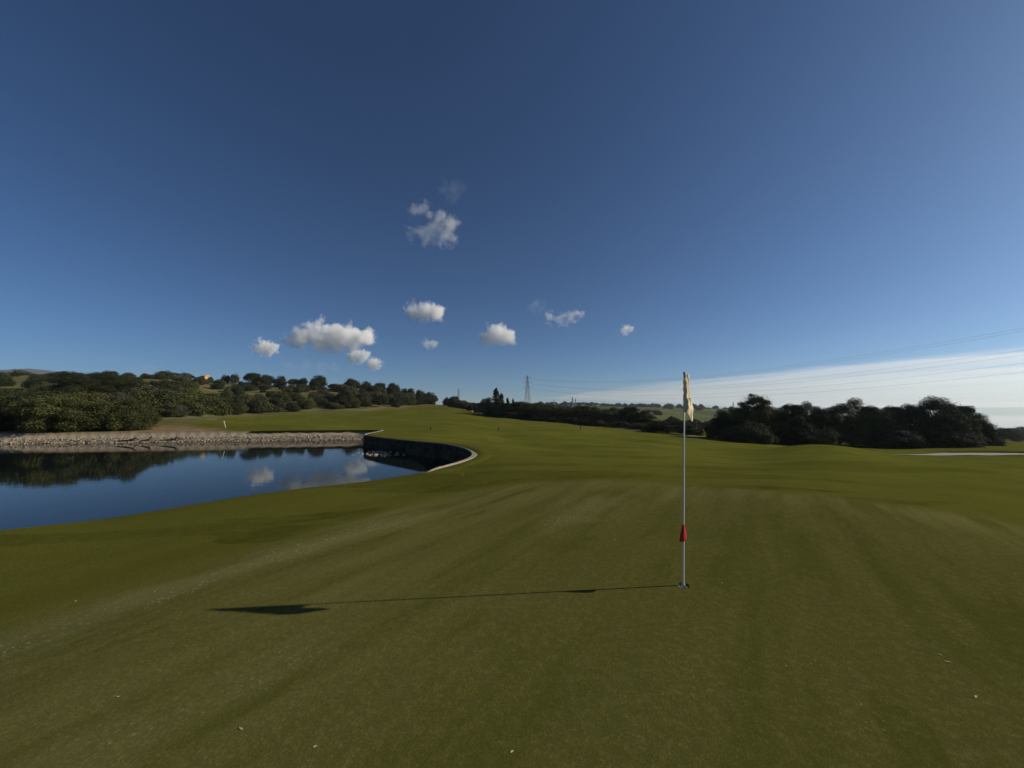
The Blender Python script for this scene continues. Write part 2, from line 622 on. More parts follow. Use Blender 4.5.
    k = mixc(nt, math_n(nt, 'MULTIPLY', ramp(nt, flk2, 0.46, 0.34), 0.4), k, (0.038, 0.038, 0.007))
    # dry hillside
    h = mixc(nt, ramp(nt, noise(nt, P, 0.16, 5, 0.65), 0.38, 0.62), (0.085, 0.085, 0.030), (0.155, 0.135, 0.068))
    h = mixc(nt, math_n(nt, 'MULTIPLY', ramp(nt, noise(nt, P, 0.06, 3), 0.52, 0.66), 0.8), h, (0.085, 0.100, 0.026))
    d = mixc(nt, ramp(nt, noise(nt, P, 0.8, 5, 0.7), 0.35, 0.65), (0.150, 0.100, 0.050), (0.250, 0.190, 0.110))
    fl = mixc(nt, ramp(nt, noise(nt, P, 0.008, 5, 0.6), 0.42, 0.6), (0.050, 0.062, 0.022), (0.110, 0.115, 0.050))
    s = mixc(nt, mott, (0.32, 0.262, 0.185), (0.44, 0.372, 0.275))
    c = w
    for nm, cc in (('a_far', fl), ('a_hill', h), ('a_dry', d), ('a_fringe', k), ('a_green', g), ('a_sand', s)):
        c = mixc(nt, attr(nt, nm), c, cc)
    # pale sandy top-dressing left in lines along the mowing direction, and scattered clippings
    vo = N(nt, 'ShaderNodeTexVoronoi')
    vo.inputs['Scale'].default_value = 24
    L.new(P, vo.inputs['Vector'])
    spk = ramp(nt, vo.outputs['Distance'], 0.16, 0.30, (1, 1, 1, 1), (0, 0, 0, 1))
    sp2 = math_n(nt, 'MULTIPLY', spk, ramp(nt, noise(nt, P, 5.0, 4, 0.75), 0.44, 0.56))
    band = attr(nt, 'a_band')
    c = mixc(nt, math_n(nt, 'MULTIPLY', math_n(nt, 'MULTIPLY', sp2, band), 0.95), c, (0.36, 0.32, 0.19))
    c = mixc(nt, math_n(nt, 'MULTIPLY', band, 0.30), c, (0.16, 0.15, 0.068))
    vo2 = N(nt, 'ShaderNodeTexVoronoi')
    vo2.inputs['Scale'].default_value = 13
    L.new(P, vo2.inputs['Vector'])
    sc_ = ramp(nt, vo2.outputs['Distance'], 0.05, 0.12, (1, 1, 1, 1), (0, 0, 0, 1))
    sc_ = math_n(nt, 'MULTIPLY', sc_, ramp(nt, noise(nt, P, 1.7, 4, 0.7), 0.54, 0.62))
    c = mixc(nt, math_n(nt, 'MULTIPLY', math_n(nt, 'MULTIPLY', sc_, attr(nt, 'a_green')), 0.6), c, (0.26, 0.23, 0.12))
    L.new(c, b.inputs['Base Color'])
    b.inputs['Roughness'].default_value = 0.85
    b.inputs['Specular IOR Level'].default_value = 0.0
    hgt = math_n(nt, 'ADD', math_n(nt, 'MULTIPLY', flk2, 1.0), math_n(nt, 'MULTIPLY', fine, 0.7))
    hgt = math_n(nt, 'ADD', hgt, math_n(nt, 'MULTIPLY', mott, 2.0))
    bump(nt, b, hgt, 0.7, 0.0045)
    return m


M_ground = ground_mat()
# band of sandy specks: along the line seen running up-left to centre on the green
def ground_pt(px, py):
    a, zz = ray(px, py)
    lo, hi = 1.0, 300.0
    for _ in range(50):
        mid = (lo + hi) / 2
        if CAMZ + zz * mid > h1(a * mid, mid): lo = mid
        else: hi = mid
    return np.array((a * lo, lo))


def line_d(p, q):
    d = q - p
    L = np.hypot(*d)
    t = ((GX - p[0]) * d[0] + (GY - p[1]) * d[1]) / L
    s = ((GX - p[0]) * -d[1] + (GY - p[1]) * d[0]) / L
    return t, np.abs(s), L


t_, s_, L_ = line_d(ground_pt(-40, 660), ground_pt(440, 507))
a_band = sstep(0.34, 0.06, s_ + 0.3 * fbm(GX / .5, GY / .5, 2)) * sstep(-6, 0, t_) * sstep(L_ + 0.4, L_ - 1.2, t_)
t_, s_, L_ = line_d(ground_pt(565, 520), ground_pt(610, 497))
a_band = np.maximum(a_band, 0.8 * sstep(0.42, 0.05, s_ + 0.3 * fbm(GX / .4, GY / .4, 2)) * sstep(-1, 0, t_) * sstep(L_ + 0.5, L_ - .4, t_))
t_, s_, L_ = line_d(ground_pt(60, 770), ground_pt(330, 640))
a_band = np.maximum(a_band, 0.35 * sstep(0.3, 0.05, s_ + 0.3 * fbm(GX / .4, GY / .4, 2)) * sstep(-1, 0, t_) * sstep(L_ + 0.5, L_ - .4, t_))

a_band = np.maximum(a_band, 0.7 * (POND_T[ixp] == 0) * sstep(0.32, 0.05, np.abs(sdp - 0.05)) * sstep(-.25, .2, fbm(GX / .6, GY / .6, 3)) * (sdp < 2))
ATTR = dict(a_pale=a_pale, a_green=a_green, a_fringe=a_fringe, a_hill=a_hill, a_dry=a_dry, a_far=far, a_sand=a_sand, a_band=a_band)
for k, (nm, lab) in enumerate((('fairway', 'mown green fairway rolling away behind the putting green and around the pond'),
                               ('putting_green', 'closely mown putting green with faint mowing streaks round the flagstick'),
                               ('hillside', 'dry grassy hillside beyond the pond, dotted with shrubs'),
                               ('bunker', 'pale sand bunker in front of the dark trees at the edge of the fairway'),
                               ('pond_bed', 'muddy bed of the pond under the water'),
                               ('distant_land', 'far low hills with fields beyond the fairway trees'))):
    fq = Q[reg == k]
    if not len(fq): continue
    used, inv = np.unique(fq.ravel(), return_inverse=True)
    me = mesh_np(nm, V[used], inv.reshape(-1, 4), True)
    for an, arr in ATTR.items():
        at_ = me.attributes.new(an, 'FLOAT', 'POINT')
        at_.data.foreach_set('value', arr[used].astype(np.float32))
    me.normals_split_custom_set_from_vertices(NRM[used].tolist())
    tag(obj(nm, me, M_ground), lab, nm.replace('_', ' '), kind='structure')

# bunker: its own smooth dished sheet of sand
bc = BK.mean(0)
v, f = [], []
nb_, nr_ = len(BK), 9
for i, p in enumerate(BK):
    for k in range(nr_):
        t = k / (nr_ - 1)
        q = bc + (p - bc) * (1.0 - t * 0.999)
        if k == 0: q = bc + (p - bc) * 1.02
        v.append((q[0], q[1], h1(q[0], q[1]) + 0.05 - (0.16 * min(1, t * 2.2)) + (0.0 if k else 0.0)))
for i in range(nb_):
    for k in range(nr_ - 1):
        a, b_ = i * nr_ + k, ((i + 1) % nb_) * nr_ + k
        f.append((a, b_, b_ + 1, a + 1))
me = mesh_np('bunker', v, f, True)
if me.polygons[0].normal.z < 0: me.flip_normals()
tag(obj('bunker', me, simple('sand', (0.19, 0.165, 0.13), 0.95, .15, 3.0, bmp=.3)), 'pale sand bunker in front of the dark trees at the edge of the fairway', 'bunker', kind='structure')

# ------------------------------------------------------------------ water
def water_mat(name, colr, bs, bd):
    m, nt, b = new_mat(name)
    tc = N(nt, 'ShaderNodeTexCoord').outputs['Object']
    b.inputs['Base Color'].default_value = (*colr, 1)
    b.inputs['Roughness'].default_value = 0.03
    b.inputs['IOR'].default_value = 1.333
    b.inputs['Specular IOR Level'].default_value = 0.2
    bump(nt, b, noise(nt, tc, bs, 4, 0.6), 0.2, bd)
    return m


pw = []
for i in range(len(POND)):
    p, q = POND[i - 1], POND[(i + 1) % len(POND)]
    d = (q - p) / np.hypot(*(q - p))
    pw.append((POND[i][0] + d[1] * 0.12, POND[i][1] - d[0] * 0.12, WATER))
# the outline runs clockwise or not: make it grow outward by 12 cm under the rim
area = sum(POND[i][0] * POND[(i + 1) % len(POND)][1] - POND[(i + 1) % len(POND)][0] * POND[i][1] for i in range(len(POND)))
OUT = 1.0 if area > 0 else -1.0
if OUT < 0:
    pw = [(2 * POND[i][0] - pw[i][0], 2 * POND[i][1] - pw[i][1], WATER) for i in range(len(POND))]
me = bpy.data.meshes.new('pond_water')
me.from_pydata(pw, [], [tuple(range(len(pw)))])
me.update()
if me.polygons[0].normal.z < 0:
    me.flip_normals()
tag(obj('pond_water', me, water_mat('pond_water', (0.006, 0.010, 0.010), 1.6, 0.010)), 'still dark blue pond reflecting sky and shrubs', 'water', kind='structure')
mb = MB()
mb.add([(-1500, -7000, -58), (7600, -7000, -58), (7600, 7600, -58), (-1500, 7600, -58)], [(0, 1, 2, 3)])
tag(mb.build('sea', water_mat('sea_water', (0.02, 0.04, 0.05), 0.05, 0.4)), 'strip of pale sea on the horizon beyond the trees', 'sea', kind='structure')


# ------------------------------------------------------------------ stone wall and coping round the bay
def stone_mat(name, a, c, scale):
    m, nt, b = new_mat(name)
    tc = N(nt, 'ShaderNodeTexCoord').outputs['Object']
    vo = N(nt, 'ShaderNodeTexVoronoi')
    vo.inputs['Scale'].default_value = scale
    nt.links.new(tc, vo.inputs['Vector'])
    n = noise(nt, tc, 3.0, 5, 0.6)
    sep = N(nt, 'ShaderNodeSeparateColor')
    nt.links.new(vo.outputs['Color'], sep.inputs[0])
    cc = mixc(nt, sep.outputs[0], a, c)
    cc = mixc(nt, math_n(nt, 'MULTIPLY', ramp(nt, n, 0.4, 0.7), 0.5), cc, tuple(x * 0.55 for x in a))
    nt.links.new(cc, b.inputs['Base Color'])
    b.inputs['Roughness'].default_value = 0.9
    b.inputs['Specular IOR Level'].default_value = 0.08
    bump(nt, b, math_n(nt, 'MULTIPLY', vo.outputs['Distance'], -1.0), 0.35, 0.04)
    return m


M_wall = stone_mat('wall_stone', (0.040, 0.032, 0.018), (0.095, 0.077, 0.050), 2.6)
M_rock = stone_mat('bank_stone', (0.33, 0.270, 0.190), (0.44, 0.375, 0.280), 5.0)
M_cap = simple('coping_concrete', (0.25, 0.215, 0.165), 0.85, 0.25, 3.0, bmp=0.2)


def outward(poly):
    d = np.gradient(poly, axis=0)
    d /= np.hypot(d[:, 0], d[:, 1])[:, None]
    return np.stack([d[:, 1], -d[:, 0]], 1) * OUT


wl = catmull(wall_edge, 22)
ow = outward(wl)
rim = np.full(len(wl), RIM)
root = empty('retaining_wall', (0, 0, 0))
tag(root, 'curved dark stone retaining wall with pale concrete coping around the pond bay', 'retaining wall')
zs = np.linspace(0, 1, 14)
v, f = [], []
for i, p in enumerate(wl):
    for k, t in enumerate(zs):
        bulge = 0.09 * float(fbm(np.array([i * 0.45]), np.array([k * 0.9]), 3)[0]) - 0.10 * t
        v.append((p[0] + ow[i, 0] * bulge, p[1] + ow[i, 1] * bulge, rim[i] - 0.03 - t * (rim[i] + 2.0)))
nz = len(zs)
for i in range(len(wl) - 1):
    for k in range(nz - 1):
        f.append((i * nz + k, i * nz + k + 1, (i + 1) * nz + k + 1, (i + 1) * nz + k))
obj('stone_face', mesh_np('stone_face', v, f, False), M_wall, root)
v, f = [], []
for i, p in enumerate(wl):
    wdt = 0.05 + 0.19 * math.exp(-((p[1] - 17.9) / 1.6) ** 2)
    sink = -0.16 * float(sstep(1.6, 0.0, math.hypot(p[0] - wl[0, 0], p[1] - wl[0, 1])))
    jz = 0.012 * float(fbm(np.array([i * 0.8]), np.array([3.0]), 2)[0])
    for o_, dz in ((-0.03, -0.04), (-0.03, 0.012), (-0.015, 0.02), (wdt - 0.02, 0.018), (wdt, 0.006), (wdt, -0.05)):
        v.append((p[0] + ow[i, 0] * o_, p[1] + ow[i, 1] * o_, rim[i] + dz + jz + sink))
for i in range(len(wl) - 1):
    for k in range(6):
        k2 = (k + 1) % 6
        f.append((i * 6 + k, i * 6 + k2, (i + 1) * 6 + k2, (i + 1) * 6 + k))
f += [(0, 1, 2, 3)]
obj('coping', mesh_np('coping', v, f, False), M_cap, root)

# turf lips: the grass breaks off in a short overhanging step above the bank stones and behind the bunker
def turf_lip(pts, outs, hgt, over, back, label, drop):
    v, f = [], []
    n_ = len(pts)
    ZT = H(pts[:, 0] + outs[:, 0] * 0.45, pts[:, 1] + outs[:, 1] * 0.45)
    for i in range(n_):
        e = min(1.0, i / 6.0, (n_ - 1 - i) / 6.0)
        jt = 0.06 * float(fbm(np.array([i * 0.37]), np.array([1.7]), 3)[0])
        x, y = pts[i]
        ox, oy = outs[i]
        zt = ZT[i]
        for o_, z in ((0.10, zt - drop), (-over * .4 + jt, zt - drop * .55), (-over + jt, zt + hgt * e * .8), (-over * .6 + jt, zt + hgt * e), (back * .5, zt + hgt * e * .7), (back, zt - 0.06)):
            v.append((x + ox * o_, y + oy * o_, z))
    for i in range(n_ - 1):
        for k in range(5):
            f.append((i * 6 + k, (i + 1) * 6 + k, (i + 1) * 6 + k + 1, i * 6 + k + 1))
    me = mesh_np('turf_edge', v, f, False)
    tag(obj('turf_edge', me, M_ground), label, kind='structure')


OFFS = ((0.02, -0.02), (0.25, 0.012), (0.55, 0.012), (0.85, 0.008), (1.15, -0.08))
ZS = [H(wl[:, 0] + ow[:, 0] * o_, wl[:, 1] + ow[:, 1] * o_) for o_, _d in OFFS]
v, f = [], []
for i, p in enumerate(wl):
    e = float(sstep(0.0, 1.2, math.hypot(p[0] - wl[0, 0], p[1] - wl[0, 1])))
    for q_, (o_, dz) in enumerate(OFFS):
        x, y = p[0] + ow[i, 0] * o_, p[1] + ow[i, 1] * o_
        v.append((x, y, float(ZS[q_][i]) * min(1, o_ / .6) + RIM * (1 - min(1, o_ / .6)) + dz - (1 - e) * 0.14))
for i in range(len(wl) - 1):
    for k in range(4):
        f.append((i * 5 + k, (i + 1) * 5 + k, (i + 1) * 5 + k + 1, i * 5 + k + 1))
me = mesh_np('turf_edge', v, f, True)
at_ = me.attributes.new('a_fringe', 'FLOAT', 'POINT')
at_.data.foreach_set('value', np.full(len(v), 0.55, np.float32) * np.array([1.0 if q[1] < 24 else 0.25 for q in v], np.float32))
tag(obj('turf_edge', me, M_ground), 'mown turf running up to the pale coping of the pond wall', kind='structure')
lp = catmull(far_edge, 24)
lo_ = outward(lp)
keep_ = lp[:, 0] > -27
turf_lip(lp[keep_], lo_[keep_], 0.05, 0.16, 0.9, 'shaded turf lip above the bank stones at the far side of the pond', 0.30)
bo_ = np.gradient(BK, axis=0)
bo_ /= np.hypot(bo_[:, 0], bo_[:, 1])[:, None]
bo_ = np.stack([bo_[:, 1], -bo_[:, 0]], 1)
if ((BK - BK.mean(0)) * bo_).sum() < 0: bo_ = -bo_
sel = np.where((bo_[:, 1] > 0.25) & (BK[:, 1] > 36))[0]
turf_lip(BK[sel], bo_[sel], 0.26, 0.05, 2.2, 'shaded turf lip along the back of the sand bunker', 0.15)

# rubble stones
def ico():
    t = (1 + 5 ** 0.5) / 2
    v = np.array([(-1, t, 0), (1, t, 0), (-1, -t, 0), (1, -t, 0), (0, -1, t), (0, 1, t), (0, -1, -t), (0, 1, -t), (t, 0, -1), (t, 0, 1), (-t, 0, -1), (-t, 0, 1)])
    f = [(0, 11, 5), (0, 5, 1), (0, 1, 7), (0, 7, 10), (0, 10, 11), (1, 5, 9), (5, 11, 4), (11, 10, 2), (10, 7, 6), (7, 1, 8), (3, 9, 4), (3, 4, 2), (3, 2, 6), (3, 6, 8), (3, 8, 9), (4, 9, 5), (2, 4, 11), (6, 2, 10), (8, 6, 7), (9, 8, 1)]
    return v / np.linalg.norm(v[0]), np.array(f)


def subdiv(v, f):
    v = [tuple(p) for p in v]
    c = {}

    def mid(a, b):
        k = (min(a, b), max(a, b))
        if k not in c:
            p = (np.array(v[a]) + np.array(v[b])) / 2
            v.append(tuple(p / np.linalg.norm(p)))
            c[k] = len(v) - 1
        return c[k]
    o = []
    for a, b, d in f:
        x, y, z = mid(a, b), mid(b, d), mid(d, a)
        o += [(a, x, z), (b, y, x), (d, z, y), (x, y, z)]
    return np.array(v), np.array(o)


IV, IF = ico()
IV1, IF1 = subdiv(IV, IF)
IV3, IF3 = subdiv(*subdiv(IV1, IF1))


def rocks(spots):
    vs, fs, n = [], [], 0
    for (x, y, z, s) in spots:
        sh = RNG.uniform(0.65, 1.2, 3) * np.array([1.3, 1.1, 0.6]) * s
        vv = IV1 * (1 + RNG.uniform(-0.16, 0.16, (len(IV1), 1)))
        a = RNG.uniform(0, 2 * PI)
        vv = vv * sh
        vv = np.stack([vv[:, 0] * math.cos(a) - vv[:, 1] * math.sin(a), vv[:, 0] * math.sin(a) + vv[:, 1] * math.cos(a), vv[:, 2]], 1)
        vs.append(vv + (x, y, z))
        fs.append(IF1 + n)
        n += len(vv)
    return np.vstack(vs), np.vstack(fs)


fl_ = catmull(far_edge, 60)
of = outward(fl_)
rim_f = np.full(len(fl_), RIM - 0.03)
spots = []
for i in range(0, len(fl_)):
    for k in range(26):
        t = RNG.uniform(0.0, 1.0)
        j = RNG.uniform(-0.3, 0.3)
        o_ = -t * 1.35
        s = RNG.uniform(0.025, 0.068)
        spots.append((fl_[i, 0] + of[i, 0] * o_ + j, fl_[i, 1] + of[i, 1] * o_ + j * .3, rim_f[i] - 0.30 - t * (rim_f[i] - WATER - 0.05) + RNG.uniform(-.04, .04), s))
v, f = rocks(spots)
tag(obj('riprap_bank', mesh_np('riprap_bank', v, f), M_rock), 'band of pale rubble stones along the far bank of the pond', 'stone bank', kind='stuff')
spots = []
for _ in range(260):
    t = RNG.uniform(0, 1)
    i = int((0.655 + 0.115 * t) * (len(wl) - 1))
    o_ = -abs(RNG.normal(0, 1.1)) - 0.2
    wq = math.exp(-((t - 0.45) / 0.3) ** 2)
    o_ *= 0.5 + 1.2 * wq
    spots.append((wl[i, 0] + ow[i, 0] * o_ + RNG.uniform(-.3, .3), wl[i, 1] + ow[i, 1] * o_, WATER - 0.10 + 0.25 * wq * RNG.uniform(0.2, 1) - 0.05 * abs(o_), RNG.uniform(0.05, 0.14)))
v, f = rocks(spots)
tag(obj('rubble', mesh_np('rubble', v, f), M_rock), 'loose pale rubble in the water at the foot of the dark wall', 'rubble', kind='stuff')

# ------------------------------------------------------------------ vegetation
def leaf_cloud(rng, lobes, n, size, jitter=0.55, fill=0.25, aspect=1.5, droop=0.0):
    """many small bent leaf sprays through the volume of the lobes"""
    lobes = np.array(lobes, float)                     # x y z rx rz
    wgt = lobes[:, 3] ** 2
    k = rng.choice(len(lobes), n, p=wgt / wgt.sum())
    d = rng.normal(size=(n, 3))
    d /= np.linalg.norm(d, axis=1)[:, None]
    rr_ = np.where(rng.random(n) < fill, rng.uniform(0.3, 0.9, n), rng.uniform(0.80, 1.10, n) + np.where(rng.random(n) < .10, rng.uniform(0, .28, n), 0))
    # small bumps on the lobe surface
    bumpy = 1 + 0.16 * np.sin(d[:, 0] * 7 + k * 1.7) * np.sin(d[:, 1] * 6 + k) + 0.10 * np.sin(d[:, 2] * 11 + k * 2.1)
    rr_ = rr_ * bumpy
    L = lobes[k]
    c = np.stack([L[:, 0] + d[:, 0] * L[:, 3] * rr_, L[:, 1] + d[:, 1] * L[:, 3] * rr_, L[:, 2] + d[:, 2] * L[:, 4] * rr_], 1)
    nn = d + rng.normal(size=(n, 3)) * jitter
    nn[:, 2] += 0.25
    nn /= np.linalg.norm(nn, axis=1)[:, None]
    ref = rng.normal(size=(n, 3))
    t = np.cross(nn, ref)
    t /= np.linalg.norm(t, axis=1)[:, None]
    b = np.cross(nn, t)
    s = size * rng.uniform(0.55, 1.4, (n, 1))
    a1 = c - t * s * aspect * 0.5
    a2 = c + b * s * 0.5 + nn * s * 0.10
    a3 = c + t * s * aspect * 0.5 - nn * s * 0.2
    a4 = c - b * s * 0.5 + nn * s * 0.10
    v = np.stack([a1, a2, a3, a4], 1).reshape(-1, 3)
    f = np.arange(n * 4).reshape(-1, 4)
    return v, f


def round_lobes(rng, n, R, hz, z0, lr=(0.35, 0.6), flat=1.0, elow=-0.25):
    """lobes scattered over a dome"""
    out = [(0, 0, z0 + hz * 0.42, R * 0.70, hz * 0.40)]
    for i in range(n):
        a = rng.uniform(0, 2 * PI)
        e = rng.uniform(elow, 1.0)
        q = math.sqrt(max(0, 1 - max(0, e) ** 2)) * rng.uniform(0.55, 0.95)
        r = R * rng.uniform(*lr)
        out.append((math.cos(a) * q * (R - r * 0.55), math.sin(a) * q * (R - r * 0.55), z0 + hz * (0.42 + 0.42 * e * rng.uniform(.72, 1.16)), r, r * flat * rng.uniform(.75, 1.0)))
    return out


def trunk_mb(rng, h, r, limbs, spread, crown_z):
    mb = MB()
    bend = rng.uniform(-0.12, 0.12, 2) * h * 0.4
    pts = [(0, 0, -0.25), (bend[0] * .3, bend[1] * .3, h * .35), (bend[0] * .8, bend[1] * .8, h * .7), (bend[0], bend[1], h)]
    mb.tube(pts, [r * 1.35, r, r * .75, r * .4], 9)
    for i in range(limbs):
        a = 2 * PI * i / limbs + rng.uniform(-.4, .4)
        z = h * rng.uniform(.4, .8)
        s = spread * rng.uniform(.5, .9)
        mb.tube([(bend[0] * .6, bend[1] * .6, z), (math.cos(a) * s * .45 + bend[0] * .6, math.sin(a) * s * .45 + bend[1] * .6, z + (crown_z - z) * .45),
                 (math.cos(a) * s, math.sin(a) * s, crown_z * rng.uniform(.9, 1.1))], [r * .5, r * .35, r * .12], 6)
    return mb


class Kind:
    """crown + trunk meshes of one sort of plant, unit = metres at natural size"""
    def __init__(self, name, crown, trunk, mat, height, width):
        self.name, self.height, self.width, self.mat = name, height, width, mat
        self.crown = mesh_np(name + '_crown', *crown)
        cv_ = np.asarray(crown[0])
        self.height = float(np.percentile(cv_[:, 2], 99.6))
        self.width = float(np.percentile(np.abs(cv_[:, :2]), 99.5)) * 2
        self.trunk = trunk.mesh(name + '_trunk', True) if trunk else None


def k_shrub(seed, mat, n=6000):
    g = np.random.default_rng(seed)
    lb = round_lobes(g, 11, 1.5, 2.0, 0.05, (.3, .55))
    lb = [(x, y, max(z, rz * .75), r, rz) for x, y, z, r, rz in lb]
    return Kind('shrub', leaf_cloud(g, lb, n, 0.105), trunk_mb(g, 1.0, 0.06, 4, 0.9, 1.1), mat, 2.1, 3.1)


def k_bush(seed, mat, n=40000):
    g = np.random.default_rng(seed)
    lb = round_lobes(g, 40, 2.4, 3.4, 0.05, (.14, .34), elow=-0.9)
    lb = [(x, y, max(z, rz * .8), r, rz) for x, y, z, r, rz in lb]
    return Kind('large_bush', leaf_cloud(g, lb, n, 0.068), trunk_mb(g, 1.8, 0.10, 6, 1.5, 2.0), mat, 3.5, 4.9)


def k_broad(seed, mat, n=52000, w=3.0, h=7.5, z0=1.0, lob=52):
    g = np.random.default_rng(seed)
    lb = round_lobes(g, lob, w, h - z0, z0, (.11, .29), elow=-0.95)
    lb = [(x, y, max(z, rz * .7 + z0 * .4), r, rz) for x, y, z, r, rz in lb]
    return Kind('broadleaf_tree', leaf_cloud(g, lb, n, 0.075, fill=0.3), trunk_mb(g, h * .6, 0.16, 7, w * .7, h * .65), mat, h, 2 * w)


def k_pine(seed, n=9000):
    g = np.random.default_rng(seed)
    lb = [(0, 0, 3.2, 2.7, 2.0)]
    for i in range(22):
        a, q = g.uniform(0, 2 * PI), math.sqrt(g.uniform(0, 1))
        r = g.uniform(.7, 1.3)
        lb.append((math.cos(a) * q * 2.9, math.sin(a) * q * 2.9, 1.7 + (1 - q * q) ** .6 * 3.7 * g.uniform(.45, 1), r, r * .75))
    return Kind('umbrella_pine', leaf_cloud(g, lb, n, 0.19, fill=.35), trunk_mb(g, 3.4, 0.22, 6, 2.0, 3.6), M_pine, 6.6, 7.6)


def k_conifer(seed, n=9000):
    g = np.random.default_rng(seed)
    lb = []
    for i in range(46):
        t = g.uniform(0.03, 1)
        a = g.uniform(0, 2 * PI)
        w = 2.1 * (1 - t) ** 1.1 + .05
        lb.append((math.cos(a) * w * .62, math.sin(a) * w * .62, 0.8 + t * 8.7, .14 + w * .36, .42 + .25 * (1 - t)))
    return Kind('conifer', leaf_cloud(g, lb, n, 0.17, fill=.3), trunk_mb(g, 8.8, 0.17, 0, 1, 8), M_dark, 9.8, 4.4)


SHRUBS = [k_shrub(1, M_shrub), k_shrub(2, M_shrub), k_shrub(3, M_dark), k_shrub(4, M_grey)]
LIME = k_shrub(5, M_lime)
BUSHES = [k_bush(11, M_shrub), k_bush(12, M_grey), k_bush(13, M_dark)]
TREES = [k_broad(21, M_tree), k_broad(22, M_tree, w=3.4, h=7.0), k_broad(23, M_tree, w=2.6, h=7.6, z0=1.4), k_broad(24, M_dark, w=3.6, h=6.6, z0=.6)]
PINES = [k_pine(31), k_pine(32), k_pine(33)]
CONIFER = k_conifer(41)
TALL = k_broad(26, M_tree, n=48000, w=2.4, h=8.6, z0=.6, lob=60)


def plant(kind, loc, h, w, label, cat, group=None, parts=True, name=None, mat=None):
    """one plant as a thing of its own: crown (and trunk) meshes are shared between copies"""
    sx = w / kind.width
    sz = h / kind.height
    rz = random.uniform(0, 2 * PI)
    if parts:
        o = empty(name or kind.name, loc, rz, (sx, sx, sz))
        obj('crown', kind.crown, kind.mat, o)
        obj('trunk', kind.trunk, M_bark, o)
    else:
        o = obj(name or kind.name, kind.crown, kind.mat)
        o.location, o.rotation_euler, o.scale = loc, (0, 0, rz), (sx, sx, sz)
    return tag(o, label, cat, group)


def plant_px(kind, px, top, wpx, d, label, cat, group=None, sink=0.15, **kw):
    """stand a plant at forward distance d so that its top and width come out at the photographed size"""
    a, zt = ray(px, top)
    x = a * d
    z = h1(x, d)
    ztop = CAMZ + zt * d
    h = max(0.5, ztop - z + sink)
    return plant(kind, (x, d, z - sink), h, wpx / F * d, label, cat, group, **kw)


# --- the dark tree belt at the edge of the fairway
G = 'dark trees at the fairway edge'
for kind, px, top, w, d, lab in (
    (TALL, 755, 395.5, 46, 63, 'tall dark tree with a pointed top, first tall one right of the flag'),
    (TREES[3], 731, 409, 34, 66, 'low dark tree at the left end of the belt, beside the tall pointed tree'),
    (TREES[3], 774, 415, 32, 66, 'low dark tree filling the gap just right of the tall pointed tree'),
    (TREES[2], 789, 405, 34, 62, 'dark round-topped tree second tall one right of the flag'),
    (TREES[0], 809, 403, 30, 65, 'feathery dark tree between the round-topped and the flat-topped tree'),
    (TREES[1], 829, 408, 36, 61, 'dark flat-topped tree in the middle of the belt, behind the grassy mound'),
    (TREES[0], 850, 400, 42, 62, 'dark tree with a knobbly top rising from the middle of the belt'),
    (TREES[2], 873, 407, 30, 60, 'narrow dark tree leaning on the right side of the knobbly tree'),
    (TREES[2], 889, 407, 28, 64, 'thin greyish tree with feathery top before the broadest tree'),
    (TREES[0], 909, 405.5, 34, 60, 'dark tree forming the left shoulder of the broadest tree'),
    (TREES[1], 933, 398, 46, 59, 'broadest and tallest tree of the belt, round crown above the sand bunker'),
    (TREES[2], 955, 406, 32, 60, 'dark tree forming the right shoulder of the broadest tree'),
    (TREES[3], 972, 414, 30, 61, 'drooping dark tree at the right end of the belt above the bunker'),
    (TREES[3], 838, 416, 44, 67, 'low dark tree behind the flat-topped and knobbly trees'),
    (BUSHES[2], 716, 421, 20, 70, 'small dark bush at the foot of the low tree nearest the flag')):
    plant_px(kind, px, top, w, d, lab, 'tree', G)
plant_px(BUSHES[2], 988, 434, 18, 66, 'low bush right of the tree belt beyond the bunker', 'bush', 'low bushes under the tree belt')
plant_px(BUSHES[2], 945, 428, 50, 57, 'dark undergrowth bush under the broadest tree above the bunker', 'bush', 'low bushes under the tree belt')
plant_px(BUSHES[2], 893, 426, 46, 58, 'dark undergrowth bush behind the right end of the grassy mound', 'bush', 'low bushes under the tree belt')
plant_px(BUSHES[2], 806, 424, 48, 59, 'dark undergrowth bush behind the left end of the grassy mound', 'bush', 'low bushes under the tree belt')
plant_px(BUSHES[2], 745, 422, 50, 59, 'dark undergrowth bush in front of the tall pointed tree', 'bush', 'low bushes under the tree belt')
plant_px(TREES[1], 1003, 428, 22, 150, 'hazy distant tree right of the belt near the sea', 'tree', 'hazy trees towards the sea')
plant_px(TREES[0], 1018, 427, 26, 210, 'hazy tall distant tree at the far right edge near the sea', 'tree', 'hazy trees towards the sea')

